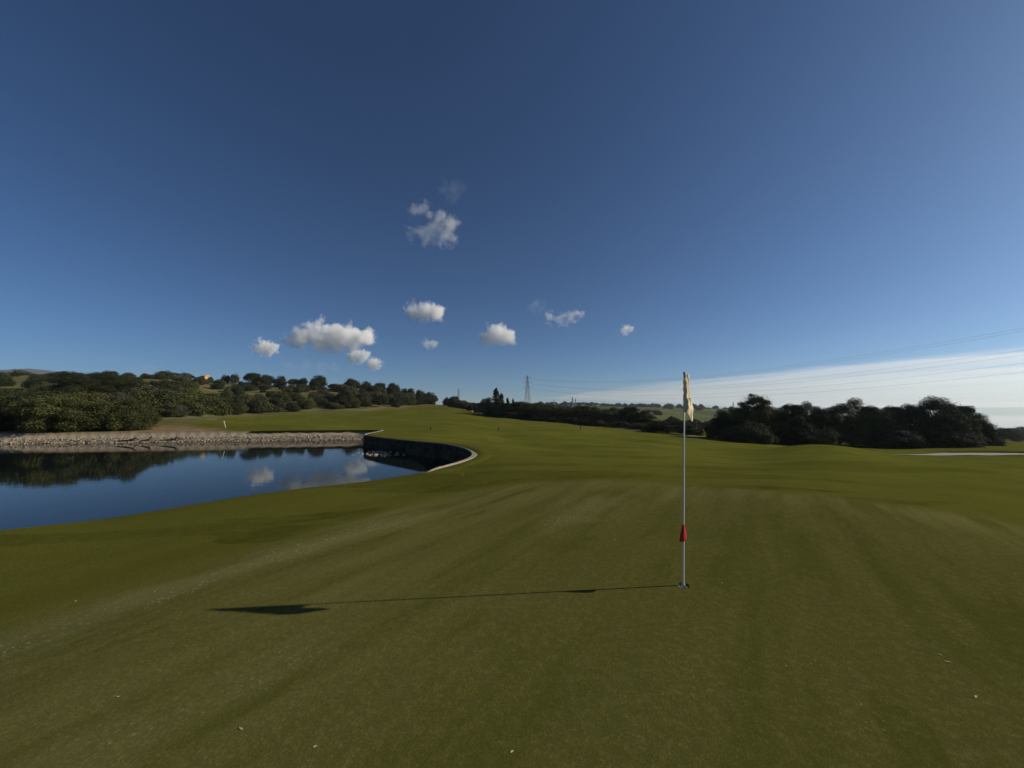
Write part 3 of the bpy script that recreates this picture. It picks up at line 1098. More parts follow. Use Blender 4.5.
# --- the long line of trees along the far side of the fairway
G = 'tree line along the fairway'
line = [
    (SHRUBS[1], 690, 424, 26, 76, 'small olive bush directly behind the flagstick, at the near end of the tree line'),
    (TREES[3], 667, 420, 40, 79, 'dark domed bush-like tree just left of the flagstick'),
    (TREES[0], 643, 411, 28, 92, 'dark tree second from the flagstick in the tree line'),
    (TREES[2], 628, 407, 24, 94, 'slim tree in the tree line below the pale far fields'),
    (TREES[1], 612, 408, 30, 96, 'dull green tree in the tree line, third left of the flagstick'),
    (TREES[0], 596, 407, 26, 99, 'dark upright tree midway along the tree line'),
    (TREES[2], 580, 406, 24, 101, 'slim dark tree midway along the tree line beneath the far pylons'),
    (TREES[1], 564, 407, 32, 103, 'broad dark tree in the tree line right of the large pylon'),
    (TREES[3], 546, 405, 30, 106, 'dark round tree at the foot of the large pylon, right side'),
    (TREES[3], 533, 403, 28, 109, 'dark spreading tree in front of the large pylon'),
    (BUSHES[0], 518, 402, 26, 116, 'mid green round tree left of the large pylon'),
    (CONIFER, 507.5, 398.5, 13, 120, 'short pointed conifer beside the spiky tall one'),
    (CONIFER, 513, 399.5, 11, 119, 'shortest pointed conifer, nearest the large pylon'),
    (CONIFER, 496, 389, 22, 124, 'tallest spiky conifer standing above the tree line'),
    (CONIFER, 501.5, 394, 17, 125, 'narrow conifer touching the tallest spiky one'),
    (TREES[1], 488, 398, 20, 128, 'dark dense tree left of the tallest spiky conifer'),
    (TREES[3], 499, 403, 28, 122, 'broad dark tree under the spiky conifers'),
    (BUSHES[0], 479, 403, 13, 146, 'olive round tree beside the pale cart path'),
    (BUSHES[2], 471, 403.5, 12, 160, 'small dark tree beside the cart path near the fairway crest'),
    (BUSHES[0], 463, 400.5, 10, 182, 'small tree on the fairway crest right of the round dark pair'),
    (BUSHES[2], 447, 397.5, 8, 215, 'left tree of the round dark pair on the fairway crest'),
    (BUSHES[0], 454, 396.5, 12, 212, 'right and larger tree of the round pair on the fairway crest')]
for kind, px, top, w, d, lab in line:
    plant_px(kind, px, top, w, d, lab, 'tree', G, name='broadleaf_tree' if kind not in (CONIFER,) and kind not in SHRUBS else None)
under = [(500, 411, 22, 116), (512, 412, 20, 113), (525, 413, 22, 108), (540, 415, 20, 103), (555, 416, 22, 100), (572, 417, 20, 98), (588, 419, 20, 95),
         (603, 420, 22, 93), (620, 421, 20, 90), (637, 423, 22, 87), (652, 425, 20, 83), (487, 409, 14, 124)]
for i, (px, top, w, d) in enumerate(under):
    plant_px(SHRUBS[(2, 0, 2, 3)[i % 4]], px, top, w, d, 'low shrub in the unbroken skirt of shrubs at the foot of the fairway tree line', 'shrub', 'shrubs at the foot of the tree line', parts=False)

# --- the thicket by the far bank of the pond
G = 'thicket on the far pond bank'
for kind, px, top, w, d, lab in (
    (BUSHES[2], 134, 400, 40, 41, 'dark egg-shaped bush standing alone at the right end of the pond thicket'),
    (BUSHES[0], 98, 402, 56, 40.0, 'wide green bush overhanging the stone bank, left of the egg-shaped one'),
    (BUSHES[0], 55, 397, 62, 39.0, 'wide olive bush reaching down to the pond stones'),
    (BUSHES[2], 20, 397, 54, 40.5, 'dark shaded bush at the left edge of the photo above the stones'),
    (BUSHES[0], -18, 394, 60, 41, 'olive bush cut by the left edge of the photo'),
    (BUSHES[2], 42, 391, 60, 50, 'dark bush in the second row behind the wide olive bush'),
    (BUSHES[0], 85, 393, 56, 52, 'green bush in the second row behind the overhanging bush'),
    (BUSHES[1], 118, 393, 42, 54, 'grey-green bush in the second row behind the egg-shaped bush'),
    (BUSHES[0], 5, 389, 52, 52, 'tall olive bush in the second row at the left edge'),
    (TREES[3], 90, 373, 56, 92, 'largest dark tree on the slope, wide shaded crown high above the thicket'),
    (TREES[3], 125, 378, 36, 98, 'dark tree on the slope touching the largest one on its right'),
    (BUSHES[1], 172, 404, 26, 62, 'pale grey-green bush right of the egg-shaped bush, behind dry grass'),
    (BUSHES[2], 186, 402, 24, 70, 'dark bush behind the strip of dry grass'),
    (BUSHES[0], 160, 400, 24, 72, 'olive bush behind the egg-shaped bush, next to dry grass'),
    (LIME, 119, 410, 18, 39.5, 'small bright yellow-green bush tucked against the egg-shaped bush')):
    plant_px(kind, px, top, w, d, lab, 'bush' if kind not in TREES else 'tree', G, name=None if kind in TREES else 'large_bush')

# --- umbrella pines on the skyline
G = 'umbrella pines along the hill crest'
for i, (px, top, w, d, lab) in enumerate((
    (177, 373, 11, 235, 'lone small pine, first from the left on the crest'),
    (189, 374, 10, 236, 'small pine second from the left on the crest, near the orange house'),
    (209, 376.5, 7, 240, 'tiny pine touching the right side of the orange house'),
    (226, 375, 8, 235, 'left pine of a little pair right of the orange house'),
    (235, 374, 8, 235, 'right pine of a little pair right of the orange house'),
    (253, 373, 15, 222, 'tall pine at the left end of the row with white walls below'),
    (268, 375, 15, 222, 'flat-crowned pine above the white walls'),
    (281, 376, 11, 222, 'small reddish green pine right of the white walls'),
    (294, 379, 12, 222, 'pine in a low dip between two taller pines'),
    (303, 378, 10, 222, 'small round pine next to the broad dark pine'),
    (319, 375.5, 17, 222, 'broad dark pine standing above the grassy slope'),
    (335, 384, 14, 225, 'low flattened pine right of the broad dark pine'),
    (352, 379, 17, 220, 'tall rounded pine at the start of the wooded shoulder'),
    (366, 381.5, 13, 222, 'pine just right of the tall rounded pine'),
    (380, 383, 13, 226, 'low wide pine between two round ones on the shoulder'),
    (393, 383, 14, 222, 'domed dark pine on the wooded shoulder'),
    (404, 388.5, 9, 226, 'small pine right of the domed dark pine'),
    (411, 388.5, 9, 226, 'small pine halfway down the wooded shoulder'),
    (420, 390, 11, 222, 'pine second from the right end of the shoulder'),
    (430, 392.5, 16, 214, 'last round pine at the right end of the shoulder by the fairway crest'))):
    plant_px(PINES[i % 3] if w > 8 else SHRUBS[2], px, top, w, d, lab, 'pine', G, name='umbrella_pine')

# --- round trees crowding the wooded shoulder
shr = []
g = np.random.default_rng(78)
cnt = 0
while cnt < 42:
    px = g.uniform(338, 434)
    lo = float(np.interp(px, [330, 370, 420, 434], [128, 140, 196, 206]))
    d = g.uniform(lo, 222)
    a, _ = ray(px, 400)
    w = g.uniform(5.0, 8.0)
    if any((a * d - q[0]) ** 2 + (d - q[1]) ** 2 < (0.36 * (w + 2 * q[2])) ** 2 for q in shr): continue
    shr.append((a * d, d, w / 2))
    cnt += 1
    kd = (PINES[0], BUSHES[0], PINES[1], BUSHES[2], BUSHES[1])[cnt % 5]
    lab = ('dark domed pine in the dense wood on the hill shoulder', 'olive round-headed tree in the dense wood on the hill shoulder', 'dark domed pine in the dense wood on the hill shoulder',
           'dark round-headed tree in the dense wood on the hill shoulder', 'grey-green round-headed tree in the dense wood on the hill shoulder')[cnt % 5]
    plant(kd, (a * d, d, h1(a * d, d) - .2), w * g.uniform(.65, .85), w, lab, 'tree', 'trees of the wooded shoulder', parts=False, name='round_tree')

# --- low shrubs between the crest pines
for i in range(20):
    px = 238 + 104 * (i + g.uniform(-.4, .4)) / 19
    d = g.uniform(205, 226)
    a, _ = ray(px, 400)
    w = g.uniform(2.2, 4.6)
    shr.append((a * d, d, w / 2))
    plant(SHRUBS[(2, 0, 2)[i % 3]], (a * d, d, h1(a * d, d) - .2), w * g.uniform(.5, .7), w, 'low shrub in the row of undergrowth beneath the crest pines', 'shrub', 'undergrowth beneath the crest pines', parts=False)

# --- scrub covering the slope above the pond thicket
for i in range(46):
    px = g.uniform(-40, 165)
    d = math.exp(g.uniform(math.log(100), math.log(240)))
    a, _ = ray(px, 400)
    w = g.uniform(3.5, 7.5)
    shr.append((a * d, d, w / 2))
    plant(SHRUBS[(0, 2, 0, 3)[i % 4]], (a * d, d, h1(a * d, d) - .2), w * g.uniform(.4, .6), w, '%s scrub bush on the slope high above the pond thicket' % ('olive', 'dark green', 'olive', 'grey-green')[i % 4], 'shrub', 'scrub above the pond thicket', parts=False)

# --- shrubs all over the hillside
g = np.random.default_rng(77)


def free(x, y, r):
    return all((x - a) ** 2 + (y - b) ** 2 > (0.50 * (r + q)) ** 2 for a, b, q in shr)


def where(px, d):
    side = 'at the left edge' if px < 60 else 'above the pond thicket' if px < 150 else 'below the orange house' if px < 245 else 'below the row of pines' if px < 335 else 'on the wooded shoulder'
    row = 'low on the slope' if d < 110 else 'halfway up the slope' if d < 165 else 'near the crest'
    return row + ' ' + side


tries = 0
while len(shr) < 42 + 20 + 46 + 225 and tries < 20000:
    tries += 1
    px = g.uniform(130, 350) if g.random() < 0.72 else g.uniform(-30, 436)
    d = math.exp(g.uniform(math.log(60), math.log(236)))
    lo = float(np.interp(px, [-900, 150, 200, 240, 300, 370, 420, 440], [58, 62, 68, 92, 113, 128, 192, 214])) + 2
    if d < lo: continue
    # open grass patches on the slope
    if fbm(np.array([px / 42.0]), np.array([math.log(d) * 5.2]), 2)[0] > 0.50 and 60 < px < 345 and d > lo * 1.15: continue
    a, _ = ray(px, 400)
    w = g.uniform(2.0, 4.4) if g.random() < .5 else g.uniform(4.0, 7.0)
    if d < 85: w *= .8
    x = a * d
    if not free(x, d, w / 2): continue
    shr.append((x, d, w / 2))
    tint = ('olive', 'olive', 'dark green', 'grey-green')
    k = int(g.choice(4, p=[.34, .26, .22, .18]))
    hgt = w * g.uniform(.5, .78)
    plant(SHRUBS[k], (x, d, h1(x, d) - 0.2), hgt, w, '%s %s shrub %s' % ('broad' if w > 4.2 else 'small', tint[k], where(px, d)), 'shrub', 'shrubs scattered over the hillside', parts=False)

# --- far woods beyond the fairway (nobody could count them)
vs, fs, n = [], [], 0
g = np.random.default_rng(5)
cv, cf = leaf_cloud(np.random.default_rng(3), [(0, 0, .45, .6, .45), (.4, .1, .4, .45, .35), (-.4, -.2, .4, .4, .35)], 160, 0.38, fill=.2)
for _ in range(1500):
    px = g.uniform(455, 1120)
    d = math.exp(g.uniform(math.log(170), math.log(1500))) if _ < 900 else g.uniform(820, 1080)
    a, _z = ray(px, 400)
    if 660 < px < 720 and 300 < d < 760: continue
    if fbm(np.array([px / 25.0]), np.array([math.log(d) * 7]), 2)[0] < 0.02 - (0.25 if d < 300 or _ >= 900 else 0): continue
    if px > 985 and d < 260: continue
    x = a * d
    s = g.uniform(2.4, 5.0) * (1 + d / 1500)
    vs.append(cv * (s, s, s * g.uniform(.75, 1.2)) + (x, d, h1(x, d) - .3))
    fs.append(cf + n)
    n += len(cv)
tag(obj('distant_woodland', mesh_np('distant_woodland', np.vstack(vs), np.vstack(fs)), M_dark), 'far dark woods and hedges on the low hills beyond the fairway', 'woodland', kind='stuff')

# ------------------------------------------------------------------ mountain far left
M_mtn = simple('haze_tinted_rock', (0.075, 0.085, 0.10), 0.95, 0.25, 0.01)  # blue-grey of the distant haze is mixed into this rock colour
n1, n2 = 90, 24
v, f = [], []
for i in range(n1):
    px = -500 + 640 * i / (n1 - 1)
    a, _ = ray(px, HOR)
    crest = float(np.interp(px, [-500, -200, -60, 0, 12, 28, 45, 62, 80, 110, 140], [382, 376, 372, 369.5, 368.5, 369.5, 372, 375, 379, 388, 408]))
    for k in range(n2):
        t = k / (n2 - 1)
        d = 1250 + 700 * t
        zc = (HOR - crest) / F * 1600
        prof = math.sin(PI * min(1, t)) ** 0.8
        z = -15 + (zc + 15) * prof + float(fbm(np.array([i * .3]), np.array([k * .4]), 3)[0]) * 12 * prof
        v.append((a * d, d, z))
for i in range(n1 - 1):
    for k in range(n2 - 1):
        f.append((i * n2 + k, (i + 1) * n2 + k, (i + 1) * n2 + k + 1, i * n2 + k + 1))
tag(obj('mountain', mesh_np('mountain', v, f, True), M_mtn), 'blue-grey mountain ridge on the skyline at the far left', 'mountain', kind='structure')

# ------------------------------------------------------------------ flagstick
M_pole = simple('pole_white', (0.72, 0.72, 0.70), 0.35, 0.06, 12)
M_cup = simple('cup_white', (0.62, 0.62, 0.60), 0.4, 0.05, 20)
M_flag = None


def cloth_mat(name, c, c2, mark=False):
    m, nt, b = new_mat(name)
    tc = N(nt, 'ShaderNodeTexCoord').outputs['Object']
    n = noise(nt, tc, 22, 4)
    cc = mixc(nt, n, c, c2)
    wv = noise(nt, tc, 420, 2)
    cc = mixc(nt, math_n(nt, 'MULTIPLY', wv, 0.25), cc, tuple(x * .6 for x in c))
    if mark:
        # remains of a small printed dark emblem, only glimpsed in the folds
        a = attr(nt, 'emblem')
        cc = mixc(nt, math_n(nt, 'MULTIPLY', a, ramp(nt, noise(nt, tc, 60, 2), .46, .54)), cc, (0.05, 0.045, 0.05))
    nt.links.new(cc, b.inputs['Base Color'])
    b.inputs['Roughness'].default_value = 0.8
    b.inputs['Specular IOR Level'].default_value = 0.15
    tr = N(nt, 'ShaderNodeBsdfTranslucent')
    nt.links.new(cc, tr.inputs['Color'])
    mx = N(nt, 'ShaderNodeMixShader')
    mx.inputs[0].default_value = 0.22
    nt.links.new(b.outputs[0], mx.inputs[1])
    nt.links.new(tr.outputs[0], mx.inputs[2])
    nt.links.new(mx.outputs[0], nt.nodes['Material Output'].inputs[0])
    bump(nt, b, wv, 0.2, 0.001)
    return m


M_flag = cloth_mat('flag_cloth', (0.80, 0.68, 0.43), (0.85, 0.75, 0.51), True)
M_red = cloth_mat('pennant_cloth', (0.58, 0.025, 0.040), (0.68, 0.05, 0.05))
POLE_H = 2.15
root = empty('flagstick', HOLE)
tag(root, 'thin white golf flagstick standing in the hole on the green', 'flagstick')
lean = Vector((0.078, 0.0, 0))
ptop = lambda z: (lean.x * z / POLE_H, 0, z)
mb = MB()
mb.tube([ptop(-0.10), ptop(0.0), ptop(0.7), ptop(1.4), ptop(POLE_H)], [0.0095, 0.0095, 0.0085, 0.0075, 0.0065], 14)
mb.build('pole', M_pole, root, True)
mb = MB()
mb.lathe([(0.0, 0.0), (0.009, 0.0), (0.011, 0.006), (0.010, 0.018), (0.004, 0.026), (0.0, 0.027)], 14, ptop(POLE_H - 0.004))
mb.build('finial', simple('finial_dark', (0.03, 0.03, 0.03), .5), root, True)
mb = MB()
mb.lathe([(0.0, -0.02), (0.018, -0.02), (0.018, 0.012), (0.013, 0.02), (0.0098, 0.03)], 14, ptop(0.0))
mb.build('ferrule', simple('ferrule_metal', (0.45, 0.45, 0.44), .35, metallic=.6), root, True)
# cup liner in the hole
mb = MB()
mb.lathe([(0.0, -0.108), (0.052, -0.108), (0.0515, -0.034), (0.0525, -0.028), (0.0545, -0.026), (0.0565, -0.028), (0.057, -0.04), (0.058, -0.118), (0.0, -0.118)], 40, (0, 0, 0))
cup = mb.build('hole_cup', M_cup, None, True)
cup.location = HOLE + Vector((0, 0, 0.002))
cup.rotation_euler = (0, -0.03, 0)
tag(cup, 'white hole liner sunk in the green around the foot of the flagstick', 'hole cup')


def flag_cloth():
    prof = catmull([(0.0, 0.0), (-0.008, 0.035), (-0.006, 0.085), (0.006, 0.135), (0.026, 0.180), (0.042, 0.172), (0.054, 0.130), (0.074, 0.100), (0.072, 0.062), (0.058, 0.040)], 8)
    prof0 = prof                                # (across the view, towards the viewer)
    nu, nv = len(prof) - 1, 80
    v, f, em = [], [], []
    for j in range(nv + 1):
        t = j / nv
        for i in range(nu + 1):
            u = i / nu
            sc_ = 0.46 + 0.50 * t ** 0.8 + 0.22 * math.exp(-((t - .80) / .14) ** 2) - 0.06 * math.exp(-((t - .55) / .08) ** 2)
            low = 0.395 + 0.10 * math.exp(-((u - 0.74) / 0.16) ** 2) - 0.04 * max(0, u - .85) / .15
            z = 2.145 - low * t
            dpt = 0.06 + 0.86 * min(1.0, t / .8)
            ac_, tw_ = prof0[i][0] * sc_, prof0[i][1] * dpt
            px_, py_ = ac_ * 0.917 - tw_ * 0.40, -ac_ * 0.40 - tw_ * 0.917
            wig = 0.009 * math.sin(13 * t + 9 * u) * u + 0.006 * math.sin(23 * u + 6 * t) + 0.004 * math.sin(31 * t - 14 * u)
            kn = 0.010 * math.exp(-((t - .62) / .06) ** 2) * u                      # a crease across the folds
            bx, by, _ = ptop(z)
            v.append((bx + px_ + wig - kn, by + py_ + wig * .6, z + 0.006 * math.sin(8 * u + 3 * t) * t))
            em.append(1.0 if 0.50 < t < 0.70 and 0.62 < u < 0.80 else 0.0)
    w_ = nu + 1
    for j in range(nv):
        for i in range(nu):
            f.append((j * w_ + i, j * w_ + i + 1, (j + 1) * w_ + i + 1, (j + 1) * w_ + i))
    me = mesh_np('flag', v, f, True)
    at_ = me.attributes.new('emblem', 'FLOAT', 'POINT')
    at_.data.foreach_set('value', np.array(em, np.float32))
    o = obj('flag', me, M_flag, root)
    so_ = o.modifiers.new('thickness', 'SOLIDIFY')
    so_.thickness = 0.0012


flag_cloth()
def pennant_cloth():
    prof = catmull([(0.006, -0.010), (-0.014, 0.004), (-0.036, 0.022), (-0.044, 0.048), (-0.026, 0.072), (0.002, 0.070), (0.024, 0.048), (0.032, 0.020), (0.022, -0.004)], 7)
    nu, nv = len(prof) - 1, 40
    v, f = [], []
    for j in range(nv + 1):
        t = j / nv
        for i in range(nu + 1):
            u = i / nu
            k_ = 0.16 + 0.84 * t ** 0.9 - 0.16 * max(0, t - .8) / .2
            low = 0.150 + 0.030 * math.exp(-((u - 0.30) / 0.13) ** 2) + 0.008 * math.sin(14 * u)
            z = 0.605 - low * t
            a_, b_ = prof[i] * k_
            bx, by, _ = ptop(z)
            wig = 0.004 * math.sin(15 * u + 4 * t) * t
            v.append((bx + a_ * 0.917 - b_ * 0.40 + wig, by - a_ * 0.40 - b_ * 0.917 + wig, z))
    w_ = nu + 1
    for j in range(nv):
        for i in range(nu):
            f.append((j * w_ + i, j * w_ + i + 1, (j + 1) * w_ + i + 1, (j + 1) * w_ + i))
    me = mesh_np('pennant', v, f, True)
    o = obj('pennant', me, M_red, root)
    so_ = o.modifiers.new('thickness', 'SOLIDIFY')
    so_.thickness = 0.0012


pennant_cloth()

# ------------------------------------------------------------------ small things on the course
M_white = simple('white_paint', (0.50, 0.47, 0.38), .5, .08)
M_black = simple('dark_post', (0.03, 0.03, 0.028), .7, .2)
p = at(223.5, 428, 41)
z = h1(p.x, p.y)
root = empty('marker_stand', (p.x, p.y, z))
tag(root, 'small white A-shaped stand on the far bank of the pond', 'marker stand')
for s in (-1, 1):
    mb = MB()
    mb.tube([(s * 0.22, 0, -0.05), (s * 0.13, 0, .3), (s * 0.03, 0, .58)], [.035, .035, .03], 8)
    mb.build('leg', M_white, root, True)
mb = MB()
mb.lathe([(0, .55), (.07, .56), (.09, .61), (.06, .67), (0, .69)], 12)
mb.build('head', M_white, root, True)
for px, py, d, h, lab in ((430.5, 431, 42, .22, 'tiny dark marker post on the fairway behind the pond wall'),
                          (498.5, 432, 46, .26, 'tiny dark marker post on the fairway below the spiky conifers'),
                          (580.5, 431, 62, .65, 'short dark marker post on the fairway below the middle of the tree line')):
    p = at(px, py, d)
    root = empty('marker_post', (p.x, p.y, h1(p.x, p.y)))
    tag(root, lab, 'marker post', 'dark marker posts on the fairway')
    mb = MB()
    mb.tube([(0, 0, -.1), (0, 0, h * .8)], [.09, .08], 8)
    mb.build('post', M_black, root, True)
    mb = MB()
    mb.lathe([(.13, h * .76), (.15, h * .8), (.13, h * .95), (.05, h), (0, h)], 12)
    mb.build('cap', M_black, root, True)
M_dead = simple('dead_wood', (0.035, 0.028, 0.022), .9, .3)
for px, d, lab in ((128, 35.6, 'dark dead branch lying on the pond stones under the egg-shaped bush'),
                   (170, 36.2, 'larger dark dead branch jutting from the pond stones right of the egg-shaped bush'),
                   (147, 36.0, 'thin dead branch low on the pond stones between two thicker ones')):
    p = at(px, 440, d)
    root = MB()
    s = 1.0 if px != 147 else 0.6
    zb = WATER + 0.18
    root.tube([(-1.1 * s, .1, .08), (-.3 * s, 0, .12), (.5 * s, -.1, .2), (.9 * s, -.1, .42)], [.03, .07, .08, .04], 7)
    root.tube([(.4 * s, -.1, .2), (.7 * s, -.3, .18), (1.0 * s, -.4, .1)], [.05, .04, .02], 6)
    root.tube([(.3 * s, 0, .15), (.5 * s, .1, .4), (.52 * s, .1, .62)], [.05, .035, .015], 6)
    o = root.build('dead_branch', M_dead, None, True)
    o.location = (p.x, p.y, zb)
    tag(o, lab, 'branch', 'dead branches on the pond stones')

# cart path ribbon on the far fairway edge
def ribbon(name, pts, w, m, lift):
    c = catmull(pts, 12)
    d = np.gradient(c, axis=0)
    d /= np.hypot(d[:, 0], d[:, 1])[:, None]
    v, f = [], []
    for i in range(len(c)):
        for k in (-1, -.33, .33, 1):
            x, y = c[i, 0] + d[i, 1] * k * w / 2, c[i, 1] - d[i, 0] * k * w / 2
            v.append((x, y, h1(x, y) + lift))
    for i in range(len(c) - 1):
        for k in range(3):
            f.append((i * 4 + k, i * 4 + k + 1, (i + 1) * 4 + k + 1, (i + 1) * 4 + k))
    me = mesh_np(name, v, f, True)
    return obj(name, me, m)


o = ribbon('path', [at(447, 405, 205)[:2], at(462, 407, 180)[:2], at(470, 410, 160)[:2], at(480, 414, 142)[:2], at(489, 415, 131)[:2], at(512, 417, 117)[:2], at(535, 420, 108)[:2],
                    at(565, 423, 100)[:2], at(600, 427, 93)[:2], at(632, 430.5, 86)[:2], at(655, 433, 80)[:2], at(700, 437, 72)[:2]], 2.2,
           simple('path_gravel', (0.30, 0.26, 0.20), .95, .2, 1.5), 0.06)
tag(o, 'pale cart path following the foot of the tree line', 'path', kind='structure')

# leaf scraps on the green
vs, fs, n = [], [], 0
g = np.random.default_rng(19)
for (px, py) in [(241, 729), (315, 747), (940, 655), (948, 662), (896, 519), (512, 752), (722, 583), (976, 697), (76, 601), (615, 540), (118, 697)]:
    q = ground_pt(px, py)
    z = h1(*q)
    a = g.uniform(0, 2 * PI)
    L, w = g.uniform(.008, .020), g.uniform(.004, .008)
    lv = np.array([(-L, 0, .0012), (-.3 * L, w, .003), (.4 * L, w * .8, .003), (L, 0, .002), (.4 * L, -w * .7, .0035), (-.3 * L, -w, .002)])
    lv2 = lv + (0, 0, .0015)
    R_ = np.array([[math.cos(a), -math.sin(a), 0], [math.sin(a), math.cos(a), 0], [0, 0, 1]])
    vv = np.vstack([lv, lv2]) @ R_.T + (q[0], q[1], z)
    vs.append(vv)
    fs += [(n, n + 1, n + 2, n + 3), (n, n + 3, n + 4, n + 5), (n + 6, n + 7, n + 8, n + 9), (n + 6, n + 9, n + 10, n + 11)]
    n += 12
tag(obj('leaf_litter', mesh_np('leaf_litter', np.vstack(vs), fs), simple('dry_leaf', (0.42, 0.36, 0.22), .8, .3, 40)), 'scattered pale scraps of dry leaf on the green', 'leaf litter', kind='stuff')

# ------------------------------------------------------------------ houses on the crest and far hills
def house(px, py, d, w, dp, h, wall, roof, label, gable=True):
    p = at(px, py, d)
    root = empty('house', (p.x, p.y, p.z - h))
    tag(root, label, 'house')
    mb = MB()
    mb.box((0, 0, h / 2 - .5), (w, dp, h + 1))
    mb.build('wall', wall, root)
    mb = MB()
    o = .3
    r = w * .22 if gable else .3
    mb.add([(-w / 2 - o, -dp / 2 - o, h), (w / 2 + o, -dp / 2 - o, h), (w / 2 + o, dp / 2 + o, h), (-w / 2 - o, dp / 2 + o, h), (-w / 2 - o, 0, h + r), (w / 2 + o, 0, h + r)],
           [(3, 2, 1, 0), (0, 1, 5, 4), (2, 3, 4, 5), (0, 4, 3), (1, 2, 5)])
    mb.build('roof', roof, root)
    for k in (-1, 1):
        mb = MB()
        mb.box((k * w * .25, -dp / 2 - .02, h * .55), (w * .16, .08, h * .35))
        mb.build('window', M_black, root)


M_orange = simple('orange_render', (0.50, 0.30, 0.13), .8, .08)
M_cream = simple('cream_render', (0.66, 0.60, 0.50), .8, .08)
M_tile = simple('roof_tile', (0.26, 0.13, 0.08), .85, .2)
house(205, 376.2, 238, 3.0, 4, 3.4, M_orange, M_orange, 'small orange house on the hill crest between little pines')
house(189, 389.5, 165, 2.4, 3, 1.3, M_cream, M_tile, 'small white hut halfway up the hillside below the orange house')
house(266, 385, 226, 4.0, 4, 1.7, M_cream, M_tile, 'low white house glimpsed under the row of crest pines, left one')
house(277, 385.5, 228, 2.6, 4, 1.5, M_cream, M_tile, 'low white house glimpsed under the row of crest pines, right one')
house(309, 386, 228, 2.5, 4, 1.4, M_cream, M_tile, 'tiny white hut left of the broad dark pine')
house(583, 405.3, 620, 5, 5, 4, M_cream, M_tile, 'far pale house on the low hills above the tree line, left one')
house(598, 405.5, 700, 6, 5, 3.2, M_cream, M_tile, 'far pale house on the low hills above the tree line, right one')

# ------------------------------------------------------------------ pylons and power lines
M_steel = simple('galvanised_steel', (0.16, 0.17, 0.18), .6, .1)


def pylon(px, top, base, d, label, arms=3, yaw=0.5, wd=None):
    pt, pb = at(px, top, d), at(px, base, d)
    h = pt.z - pb.z
    root = empty('pylon', (pb.x, pb.y, pb.z - h * .25), yaw)
    tag(root, label, 'pylon', 'lattice pylons on the skyline')
    H_ = h * 1.25
    th = max(0.10, d * .00042)
    mb = MB()
    bw = H_ * .075
    wz = lambda t: bw * (1 - t) ** 1.1 + bw * .13
    cs = [(-1, -1), (1, -1), (1, 1), (-1, 1)]
    for a, b in cs:
        mb.tube([(a * wz(t), b * wz(t), t * H_) for t in (0, .25, .5, .75, 1)], th * .9, 5)
    lv = [0, .16, .31, .44, .55, .65, .74, .82, .9, .97]
    for i in range(len(lv) - 1):
        a, b = lv[i], lv[i + 1]
        for k in range(4):
            c, e = cs[k], cs[(k + 1) % 4]
            mb.tube([(c[0] * wz(a), c[1] * wz(a), a * H_), (e[0] * wz(b), e[1] * wz(b), b * H_)], th * .5, 4)
            mb.tube([(e[0] * wz(a), e[1] * wz(a), a * H_), (c[0] * wz(b), c[1] * wz(b), b * H_)], th * .5, 4)
    mb.build('tower', M_steel, root)
    tips = []
    for i in range(arms):
        t = .94 - .13 * i
        L = H_ * (.105 + .025 * (i == 1))
        mb = MB()
        for s in (-1, 1):
            mb.tube([(s * wz(t), 0, t * H_ - .3), (s * L, 0, t * H_)], th * .6, 5)
            mb.tube([(s * wz(t), 0, t * H_ + H_ * .02), (s * L, 0, t * H_)], th * .5, 5)
            mb.tube([(s * L, 0, t * H_), (s * L, 0, t * H_ - H_ * .025)], th * .8, 6)
            tips.append(Vector((pb.x + math.cos(yaw) * s * L, pb.y + math.sin(yaw) * s * L, pb.z - h * .25 + t * H_ - H_ * .025)))
        mb.build('cross_arm', M_steel, root)
    return tips


tips = pylon(527.5, 375.5, 404, 400, 'largest lattice pylon, rising above the tree line in the centre', yaw=0.40)
pylon(458.5, 388.5, 402, 620, 'small pylon on the skyline above the fairway crest', 2, .9)
pylon(554, 399.5, 407, 900, 'tiny faint pylon just right of the largest one', 2, .9)
pylon(572.5, 396.5, 407, 800, 'tiny pylon on the low hills midway between the largest pylon and the flag', 2, .9)
pylon(575.5, 398.5, 407, 830, 'shorter tiny pylon beside another on the low hills', 2, .9)
pylon(743.5, 403, 413, 500, 'small pylon behind the left end of the dark tree belt', 2, .9, )
pylon(733.5, 402, 412, 520, 'thin pylon peeping above the low tree at the left end of the belt', 2, .9)
M_wire = simple('wire', (0.08, 0.08, 0.085), .6, .1)
ends = [(1024, 328), (1024, 331), (1024, 350), (1024, 355), (1024, 363), (1024, 372)]
names = ['highest', 'second highest', 'third highest', 'third lowest', 'second lowest', 'lowest']
tips.sort(key=lambda p: (-p.z, p.x))
for tp, (ex, ey), nm in zip(tips, ends, names):
    e0 = at(ex, ey, 148)
    dirn = (e0 - tp)
    e1 = tp + dirn * 1.22
    pts = []
    for i in range(41):
        t = i / 40
        p = tp.lerp(e1, t)
        # parabola that still passes through the tip and the sighted point
        p.z += -62.0 * t * (1 / 1.22 - t)
        pts.append(p)
    mb = MB()
    mb.tube(pts, 0.028, 5)
    o = mb.build('power_line', M_wire)
    tag(o, '%s of the thin power lines sagging from the largest pylon across the sky' % nm, 'power line', 'power lines')

# ------------------------------------------------------------------ clouds
CLOUDS = []


